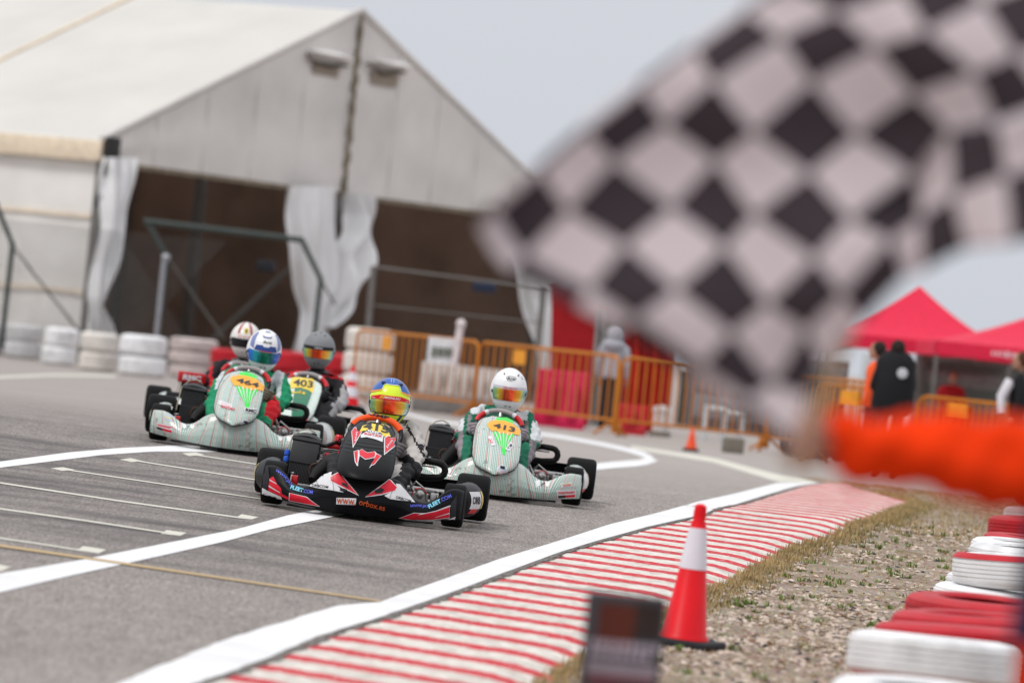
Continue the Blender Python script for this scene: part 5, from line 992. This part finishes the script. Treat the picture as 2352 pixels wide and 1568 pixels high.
for a, b in (((1040, 1300), (1250, 1240)), ((1090, 1210), (1265, 1140)), ((800, 1262), (900, 1246))): sb.line('pin_stripe', [Bz(*a), Bz(*b)], [.4, 2.2], d_white, .005)
lay(sb, Bz, [(1130, 1345), (1270, 1315), (1335, 1290), (1310, 1395), (1150, 1385)], d_white, .002)
sb.text('ORBCOM', A(930, 886), A(1168, 915), 6.5, d_blk); sb.text('ORBCOM', Bz(500, 1018), Bz(710, 1080), 6.5, d_blk)
lay(sb, A, [(1287, 1066), (1572, 1076), (1565, 1170), (1282, 1158)], d_white, .003); sb.text('www.', A(1290, 1108), A(1565, 1132), 12, d_ora, .005, bold=.01); sb.text('orbox.es', Bz(-10, 1085), Bz(350, 1172), 12.5, d_ora, .004, bold=.01)
sb.text('WWW.JAT', A(405, 672), A(625, 900), 8, d_blue, sag=-3); sb.text('FLEET', A(620, 912), A(805, 968), 9, d_cyan, bold=.04); sb.text('.COM', A(805, 970), A(945, 992), 8.5, d_blue)
sb.text('WWW.JAT', Bz(695, 1152), Bz(958, 1160), 8, d_blue, sag=-1); sb.text('FLEET', Bz(955, 1160), Bz(1125, 1072), 9, d_cyan, bold=.04); sb.text('.COM', Bz(1125, 1068), Bz(1272, 1000), 8.5, d_blue)
lay(sb, Bz, [(1262, 1110), (1345, 1000), (1335, 1270), (1255, 1310)], m_rub, .006, 'painted_end_shade'); lay(sb, A, [(235, 650), (300, 610), (320, 760), (290, 955), (225, 900)], m_rub, .006, 'painted_end_shade')  # dark of the openings at both bumper ends, painted on as flat decals
sb.line('scratch', [A(1240, 690), A(1235, 850), A(1250, 960)], .7, d_blk, .006); sb.line('scratch', [A(1000, 780), A(1010, 860), A(1060, 920)], .7, d_blk, .006); sb.line('scratch', [Bz(450, 930), Bz(410, 1040)], .7, d_blk, .006)
MM = [(1535, 400), (1605, 376), (1612, 388), (1652, 364), (1732, 414), (1842, 398), (1868, 428), (1938, 464), (1834, 592), (1792, 606), (1755, 648), (1842, 492), (1702, 520), (1622, 462), (1600, 560), (1597, 612), (1580, 606), (1550, 545)]
lay(spn, A, MM, d_white, .003, 'emblem'); lay(spn, A, [(1544, 408), (1596, 388), (1592, 470), (1586, 590), (1562, 540)], d_red, .005, 'emblem'); lay(spn, A, [(1616, 394), (1652, 374), (1732, 424), (1836, 406), (1846, 440), (1830, 482), (1704, 510), (1622, 452)], d_red, .005, 'emblem'); lay(spn, A, [(1866, 440), (1924, 468), (1828, 584), (1790, 596), (1800, 572)], d_red, .005, 'emblem')
lay(spn, Z1, [(1028, 640), (1078, 606), (1150, 612), (1222, 642), (1214, 700), (1150, 675), (1080, 658), (1030, 664)], d_white, .003); lay(spn, Z1, [(1020, 610), (1045, 560), (1120, 540), (1200, 556), (1262, 600), (1284, 655), (1225, 650), (1150, 612), (1085, 600)], d_yel, .0025)
lay(spn, Z1, [(1078, 596), (1200, 618), (1216, 640), (1078, 612)], d_blk, .004); spn.text('RMC', Z1(1088, 606), Z1(1204, 632), 5.2, d_white, .006, .05); spn.text('415', Z1(1052, 566), Z1(1268, 605), 15, d_blk, .005, .03, sag=-2); spn.text('ROTAX', Z1(1060, 630), Z1(1210, 655), 4.8, d_red, .006, .03)
spn.line('pin_stripe', [Z1(1080, 530), Z1(1150, 525), Z1(1230, 548), Z1(1275, 575)], 1.6, d_gld, .004)
for P_ in ([(950, 610), (975, 575), (992, 572), (1000, 606), (1042, 612), (962, 752)], [(1226, 662), (1262, 640), (1270, 668), (1342, 655), (1308, 710), (1322, 735), (1226, 812)]): lay(spn, Z1, P_, d_white, .003); lay(spn, Z1, grow(P_, .84), d_red, .005)
spn.text('JAVI', Z1(985, 700), Z1(1000, 620), 4.6, d_white, .007, .03, name='name_strip'); spn.text('JAVI', Z1(1245, 755), Z1(1295, 690), 5, d_white, .007, .03, name='name_strip')
sw = Surf([c for c in S1.children if c.name.startswith('wheel_grip')][0], K1, 34.9); Z4 = lambda x, y: ((780+x/6.8176)/1.08844, (900+y/6.8176)/1.08844); sw.text('OMP', Z4(940, 905), Z4(1320, 985), 6, d_blk, .003, .05)
m_sg = mat('light grey race suit', (.50, .475, .455), .75, var=.06); m_sb = mat('black race suit', (.02, .02, .022), .75)
def pf1(c):
    if c.z > .60: return 1
    if abs(c.x*1.2+c.z-.735) < .010 and c.z > .36: return 1
    if abs(c.x-.275) < .02 and abs(c.z-.40) < .035 and c.y > .75: return 1
    if c.y < .66 and c.z < .38: return 1 if not (.13 < c.x < .19 and c.y > .2) else 0
    return 0
D1 = driver(K1, 'driver in a light grey suit with a blue and neon yellow helmet', [m_sg, m_sb], (.045, .93, .655), 0, mat('grey glove', (.16, .15, .155), .8, bump=.4), pf1, tuck=True, sub=3, low=.09)
sp_b = dec('blue helmet paint', (.025, .11, .42), .2, .8); m_neon = dec('neon yellow helmet paint', (.72, .90, .04), .25, .8); m_orl = dec('orange helmet line', (.95, .35, .08)); m_rstr = dec('red visor strip', (.72, .01, .02)); m_navy = dec('navy helmet paint', (.02, .05, .16), .25, .7); m_lb = dec('light blue helmet line', (.45, .66, .85))
hh = helmet(D1, (.045, .915, .664), 4, 2, m_neon); o, hp, patch, words = hh
patch('blue_panel', [(-88, 22), (-60, 27), (-34, 33), (-34, 60), (-40, 84), (-88, 84)], sp_b); patch('blue_panel', [(88, 22), (60, 27), (34, 33), (34, 60), (40, 84), (88, 84)], sp_b); patch('blue_panel', [(-30, 50), (30, 50), (40, 86), (-40, 86)], sp_b)
patch('blue_panel', [(-179, 10), (-90, 10), (-90, 84), (-179, 84)], sp_b); patch('blue_panel', [(179, 10), (90, 10), (90, 84), (179, 84)], sp_b)
for a in (-1, 1):
    patch('orange_line', [(a*90, 17), (a*60, 22), (a*32, 29), (a*32, 32), (a*60, 26), (a*90, 21)], m_orl, .004); patch('white_line', [(a*31, 28), (a*33, 28), (a*33, 58), (a*31, 58)], d_white, .004); patch('white_line', [(a*5, 56), (a*7, 56), (a*16, 84), (a*12, 84)], m_lb, .004)
    patch('navy_panel', [(a*74, -28), (a*110, -22), (a*110, 8), (a*78, 8)], m_navy, .003); patch('navy_panel', [(a*40, -26), (a*52, -27), (a*46, -60), (a*30, -60)], m_navy, .003); patch('orange_line', [(a*10, -44), (a*30, -44), (a*28, -50), (a*10, -49)], m_orl, .003)
    G().ell(hp(a*40, 52, .006), (.016, .02, .010), 8).obj('air_scoop', m_navy, o)
patch('white_line', [(-31, 48), (31, 48), (31, 50), (-31, 50)], d_white, .004)
visor(hh, v_fire, -23, 12, 66); patch('visor_strip', [(-62, 4), (-30, 8), (30, 8), (62, 4), (62, 11), (30, 18), (-30, 18), (-62, 11)], m_rstr, .0065); words('MONLAU', 5, 13, 42, 5.2, d_white, .009, .03); 
for i in range(3): patch('strip_mark', [(-30+i*4.5, 9.5), (-28+i*4.5, 9.5), (-24.5+i*4.5, 16), (-26.5+i*4.5, 16)], d_yel, .009)
words('OMP', -50, 8, 12, 2.2, d_white, .009); words('OMP', 50, 8, 12, 2.2, d_white, .009); patch('visor_frame', [(-66, -23), (66, -23), (66, -25.5), (-66, -25.5)], d_blk, .004)
# ---- the pinstriped karts
def deco(pn, b, K, F, L, num, d, stick, extra):
    s = Surf(pn, K, d); t = Surf(b, K, d-.3); Tp = lambda pts: [F(*L(*q)) for q in pts]
    Q = lambda pts, m, off=.002, nm='sticker', sf=s: sf.poly(nm, Tp(pts), m, off)
    # coordinates relative to the plate: centred, 100 = half plate width
    Q([(-45, -62), (-20, -75), (20, -70), (60, -55), (60, -20), (-45, -30)], d_grn, .002, 'green_flash'); Q([(-72, 15), (-60, 25), (70, 25), (78, 15), (30, 92), (18, 118), (10, 165), (-4, 165), (-15, 118), (-40, 85)], d_grn, .002, 'green_flash')
    Q([(-102, -14), (-84, -34), (-50, -44), (0, -46), (50, -36), (84, -14), (108, 6), (96, 36), (50, 28), (30, 42), (0, 28), (-22, 38), (-44, 20), (-74, 26), (-90, 8)], d_amb, .004, 'number_plate')
    s.text(num, F(*L(-62, -12)), F(*L(72, 6)), 11.5 if d < 39.5 else 11.5, d_blk, .006, .035)
    for i in range(5): x = -42+i*21; s.line('claw', [F(*L(x*1.25, 26)), F(*L(x*.8, 70)), F(*L(x*.42+2, 128))], [2.6, 2.0, .5], d_white, .005)
    for pts, m in stick: Q(pts, m, .004)
    N = 16; c_ = [(-8+30*cos(2*pi*i/N)*1.1, 262+34*sin(2*pi*i/N)) for i in range(N)]; Q(c_, d_white, .004, 'round_badge'); Q([( -8+(x+8)*.8, 262+(y-262)*.8) for x, y in c_], d_lblue, .005, 'round_badge'); Q([(-34, 262), (18, 266), (14, 284), (-30, 280)], d_pink, .007, 'round_badge'); Q([(-22, 236), (8, 238), (6, 256), (-20, 254)], d_blk, .007, 'round_badge')
    return s, t
Z3 = lambda x, y: ((1000+x/3.734)/1.08844, (880+y/3.734)/1.08844); Z2 = lambda x, y: ((320+x/3.9207)/1.08844, (780+y/3.9207)/1.08844)
K2, B2, P2, S2 = kart((1126, 1140), 'mint pinstriped racing kart number 413 chasing on the right', -.8, 'mint', None)
s, t = deco(P2, B2, K2, Z3, lambda x, y: (965+x*1.5, 712+y*1.5+.10*x*1.5), '413', 38.4, [([(-98, 60), (-72, 55), (-48, 110), (-75, 118)], d_white), ([(-90, 75), (-72, 72), (-62, 98), (-78, 102)], d_red), ([(42, 80), (66, 98), (36, 140), (10, 130)], d_white), ([(46, 92), (58, 102), (34, 128), (22, 122)], d_blk)], None)
t.poly('sticker', [Z3(1455, 1290), Z3(1640, 1282), Z3(1636, 1356), Z3(1468, 1366)], d_white, .003); t.text('TONYKART', Z3(1470, 1312), Z3(1630, 1303), 5.2, d_red, .006, .05); t.poly('sticker', [Z3(1472, 1336), Z3(1632, 1326), Z3(1630, 1348), Z3(1476, 1358)], d_red, .005); t.poly('sticker', [Z3(1472, 1336), Z3(1540, 1332), Z3(1540, 1353), Z3(1476, 1358)], d_blk, .006)
t.poly('sticker', [Z3(1500, 1222), Z3(1600, 1212), Z3(1610, 1250), Z3(1500, 1262)], d_white, .003); t.line('sticker', [Z3(1505, 1240), Z3(1550, 1225), Z3(1602, 1235)], 2, d_gld, .006); t.line('sticker', [Z3(1520, 1248), Z3(1590, 1240)], 1.6, d_red, .006)
for x, y in ((390, 1100), (460, 1102), (1283, 1222), (1372, 1226)): t.poly('painted_highlight', [Z3(x-22, y-22), Z3(x+18, y-30), Z3(x+22, y+12), Z3(x+5, y+34), Z3(x-16, y+22)], dec('painted highlight white', (.86, .88, .87)), .002)  # highlights in the bumper dips, painted on as white patches
m_dg = mat('green race suit', (.012, .15, .085), .75, var=.08); m_ws = mat('white race suit cloth', (.62, .64, .66), .75); m_mg = mat('mauve grey suit cloth', (.26, .22, .24), .75); m_rs = mat('red race suit cloth', (.60, .01, .02), .75); m_gg2 = mat('bright green race suit', (.012, .26, .12), .75, var=.08); m_wh = dec('white helmet paint', (.84, .84, .86), .18, .9)
def pf2(c):
    ax = abs(c.x)
    if c.y < .66 and c.z < .38: return 3 if ax < .17 or c.y < .05 else 2 if ax > .23 else 0
    if c.z > .50 and .10 < ax < .20: return 1
    if c.z < .50 and ax > .235 and c.y > .7: return 1 if c.z > .38 else 2
    if abs(ax-.20) < .012 and c.z < .5: return 2
    return 0
D2 = driver(K2, 'driver in a green and white suit and plain white helmet on the mint kart', [m_dg, m_ws, m_mg, mat('black race suit', (.02, .02, .022), .75)], (.045, .93, .68), 0, mat('mauve grey glove', (.33, .29, .32), .8, bump=.3), pf2, hands=(-160, -20), sub=3)
hh = helmet(D2, (.045, .915, .69), 3, 3, m_wh, kz=1.12); o, hp, patch, words = hh; visor(hh, v_fire, -21, 8, 60); patch('visor_strip', [(-60, 7), (60, 7), (60, 13), (-60, 14)], dec('pale grey strip', (.55, .55, .6)), .006); words('GEARBOX', 0, 10.5, 44, 3.4, d_red, .009); words('Arai', 0, 36, 32, 8, d_blk, .004); words('Z', 50, 40, 8, 8, d_blk, .004)
patch('blue_flash', [(66, 2), (80, 10), (84, -14), (72, -20)], dec('teal blue flash', (.03, .30, .42)), .004); G().tube([hp(32, 46, .002), hp(38, 50, .003)], .005).tube([hp(-32, 46, .002), hp(-36, 50, .003)], .004).obj('vent', d_blk, o)
ring = [hp(-24+48*i/12 if i < 13 else 0, 36+7*sin(pi*i/12), .004) for i in range(13)]; G().tube([hp(20*cos(a)-0, 36+6.5*sin(a), .004) for a in [2*pi*i/24 for i in range(20)]], .0013, 5).obj('logo_ring', d_blk, o)
K3, B3, P3, S3 = kart((537, 1037), 'mint pinstriped racing kart number 464 on the left', .8, 'mint', None, dz=.03)
s, t = deco(P3, B3, K3, Z2, lambda x, y: (1165+x*1.62, 700+y*1.56+.14*x*1.6), '464', 39.9, [([(-165, 128), (-85, 148), (-95, 182), (-172, 155)], d_white), ([(-155, 136), (-92, 152), (-96, 172), (-158, 150)], d_pink), ([(-20, 155), (60, 150), (58, 182), (-12, 184)], d_white)], None)
s.text('RMC', Z2(1150, 962), Z2(1255, 978), 7.5, d_blk, .007, .05); s.text('ROTAX', Z2(915, 925), Z2(1050, 962), 5.5, d_red, .007, .03)
t.poly('sticker', [Z2(285, 1085), Z2(440, 1115), Z2(432, 1192), Z2(285, 1150)], d_white, .003); t.text('TONYKART', Z2(290, 1104), Z2(436, 1134), 5.4, d_red, .006, .05); t.poly('sticker', [Z2(288, 1122), Z2(432, 1158), Z2(430, 1182), Z2(288, 1142)], d_red, .005); t.poly('sticker', [Z2(288, 1122), Z2(345, 1136), Z2(345, 1158), Z2(288, 1142)], d_blk, .006)
t.poly('sticker', [Z2(355, 1000), Z2(440, 1020), Z2(436, 1075), Z2(352, 1055)], d_lblue, .003); t.line('sticker', [Z2(362, 1020), Z2(400, 1045), Z2(434, 1040)], 2, d_yel, .006)
for x, y in ((555, 1108), (630, 1110), (1492, 1232), (1575, 1238)): t.poly('painted_highlight', [Z2(x-22, y-22), Z2(x+18, y-30), Z2(x+22, y+12), Z2(x+5, y+34), Z2(x-16, y+22)], dec('painted highlight white', (.86, .88, .87)), .002)  # same painted highlights on the bumper of this kart
def pf3(c):
    if c.y < .64 and c.z < .40: return 2 if (c.x > .17 and .18 < c.y < .56) else 3 if c.y < .1 else 0
    if abs(c.x-c.z*.35-.0) < .03 and c.z > .4: return 1
    return 1 if abs(abs(c.x)-.215) < .022 and c.z > .38 else 0
D3 = driver(K3, 'driver in a green suit with red knees and a blue visor', [m_gg2, m_ws, m_rs, m_sb], (.065, .92, .69), 0, mat('green and tan glove', (.16, .15, .11), .8, bump=.3), pf3, sub=3)
m_pb = dec('periwinkle helmet paint', (.20, .24, .48), .2, .8); m_db = dec('deep blue helmet paint', (.03, .07, .28), .2, .8)
hh = helmet(D3, (.07, .91, .700), 8, 10, m_wh, roll=2, kz=1.1); o, hp, patch, words = hh; visor(hh, v_blue, -24, 6, 64)
patch('blue_brow', [(-40, 8), (40, 8), (36, 22), (14, 24), (8, 20), (-8, 20), (-14, 24), (-36, 22)], m_db, .003); words('Arai', 2, 34, 34, 8, d_blk, .004); words('GEARBOX', 0, 8, 40, 3, d_red, .009)
for a in (-1, 1): patch('blue_side', [(a*42, 10), (a*62, 14), (a*78, 40), (a*78, 60), (a*60, 58), (a*50, 34)], m_pb, .003); patch('black_side', [(a*70, -30), (a*110, -30), (a*110, -8), (a*74, -6)], d_blk, .003)
patch('blue_arc', [(-30, 55), (-12, 50), (12, 50), (30, 55), (16, 47), (-16, 47)], m_db, .004); words('ARAI', 0, 72, 50, 8, m_db, .004)
# ---- kart 403 right behind 464
q = V((0, 0, 0)); px_, dy_ = 672, 43.1
w_ = pix(px_, 1000, dy_); K4, B4, P4, S4 = kart(None, 'green and white racing kart number 403 half hidden behind kart 464', 4.0, '403', None, mid=V((w_.x, dy_, 0)))
s = Surf(P4, K4, 42.9)
s.poly('green_centre', [Z2(1660, 610), Z2(1740, 585), Z2(1810, 620), Z2(1800, 800), Z2(1740, 1000), Z2(1690, 1180), Z2(1590, 1190), Z2(1610, 900)], dec('deep green bodywork', (.005, .16, .075), .22, .7), .002)
s.poly('number_plate', [Z2(1605, 640), Z2(1660, 628), Z2(1740, 632), Z2(1818, 662), Z2(1826, 730), Z2(1808, 800), Z2(1770, 768), Z2(1690, 742), Z2(1595, 748), Z2(1590, 700)], d_yel, .004)
s.text('403', Z2(1622, 688), Z2(1812, 716), 16, d_blk, .006, .03); s.line('pin_stripe', [Z2(1660, 1170), Z2(1770, 900), Z2(1822, 770)], 2, d_white, .005); s.poly('sticker', [Z2(1740, 960), Z2(1790, 985), Z2(1770, 1080), Z2(1720, 1060)], d_white, .004); s.text('RMC', Z2(1742, 1060), Z2(1766, 985), 6, d_red, .007)
D4 = driver(K4, 'driver with a matt grey helmet sitting behind the number 403', [m_sb, mat('silver grey suit cloth', (.36, .35, .36), .7), m_rs], (.03, .93, .725), 0, d_blk, lambda c: 1 if (abs(c.x) > .235 and c.y < .86) or (abs(c.x) > .14 and c.z > .56) else (2 if abs(c.z-.55) < .01 else 0))
hh = helmet(D4, (.02, .915, .745), 3, 4, mat('matt grey helmet', (.22, .23, .24), .55)); o, hp, patch, words = hh; visor(hh, v_fire, -20, 9, 64); patch('visor_strip', [(-62, 4), (62, 4), (62, 14), (-62, 14)], d_blk, .006); words('NITRO', 2, 9, 26, 4, d_white, .009); G().ell(hp(-30, 55, 0), .006, 6).ell(hp(30, 55, 0), .006, 6).ell(hp(0, 70, 0), .006, 6).obj('vent', d_blk, o)
# ---- last kart, mostly hidden on the far left
w_ = pix(545, 980, 46.2); K5, B5, P5, S5 = kart(None, 'racing kart with a red radiator shroud, last of the pack behind kart 464', -6.0, 'mint', None, mid=V((w_.x, 46.2, 0)))
for Kx in (K5,):
    Q5 = G().box((-.50, .60, .34), (-.27, .75, .43)).obj('radiator_shroud', m_red, Kx, bevel=.012); vs2, fs2 = textmesh('RMC', .05); G().add([(-.385+x*.15, .594, .385+y*.045) for x, y in vs2], fs2).obj('lettering', d_white, Q5)
D5 = driver(K5, 'driver in a white helmet with red stripes and a yellow shield', [m_sb, mat('silver grey suit cloth', (.36, .35, .36), .7), m_rs], (.03, .93, .71), 0, mat('dark glove', (.03, .03, .03), .8), lambda c: 1 if (abs(c.x) < .07 and c.z > .3) else 2 if abs(abs(c.x)-.225) < .012 else 0)
hh = helmet(D5, (.03, .915, .748), -4, 4, dec('pearl white helmet paint', (.78, .76, .72), .2, .8)); o, hp, patch, words = hh; visor(hh, v_dark, -20, 7, 66); m_dr = dec('dark red helmet stripe', (.36, .02, .03), .2, .8)
for a in (-1, 1): patch('red_stripe', [(a*20-2, 22), (a*20+6, 22), (a*26+8, 78), (a*26-10, 78)] if a > 0 else [(-34, 22), (-26, 22), (-30, 78), (-46, 78)], m_dr, .003)
patch('yellow_shield', [(-10, 40), (-8, 44), (8, 44), (10, 40), (9, 30), (0, 22), (-9, 30)], d_yel, .003); patch('shield_figure', [(-2, 26), (2, 27), (3, 31), (5, 33), (3, 36), (4, 40), (0, 41), (-1, 37), (-5, 38), (-3, 34), (-4, 30), (0, 31)], d_blk, .005); words('ROTAX MAX', 0, 14, 60, 4.5, d_red, .004)
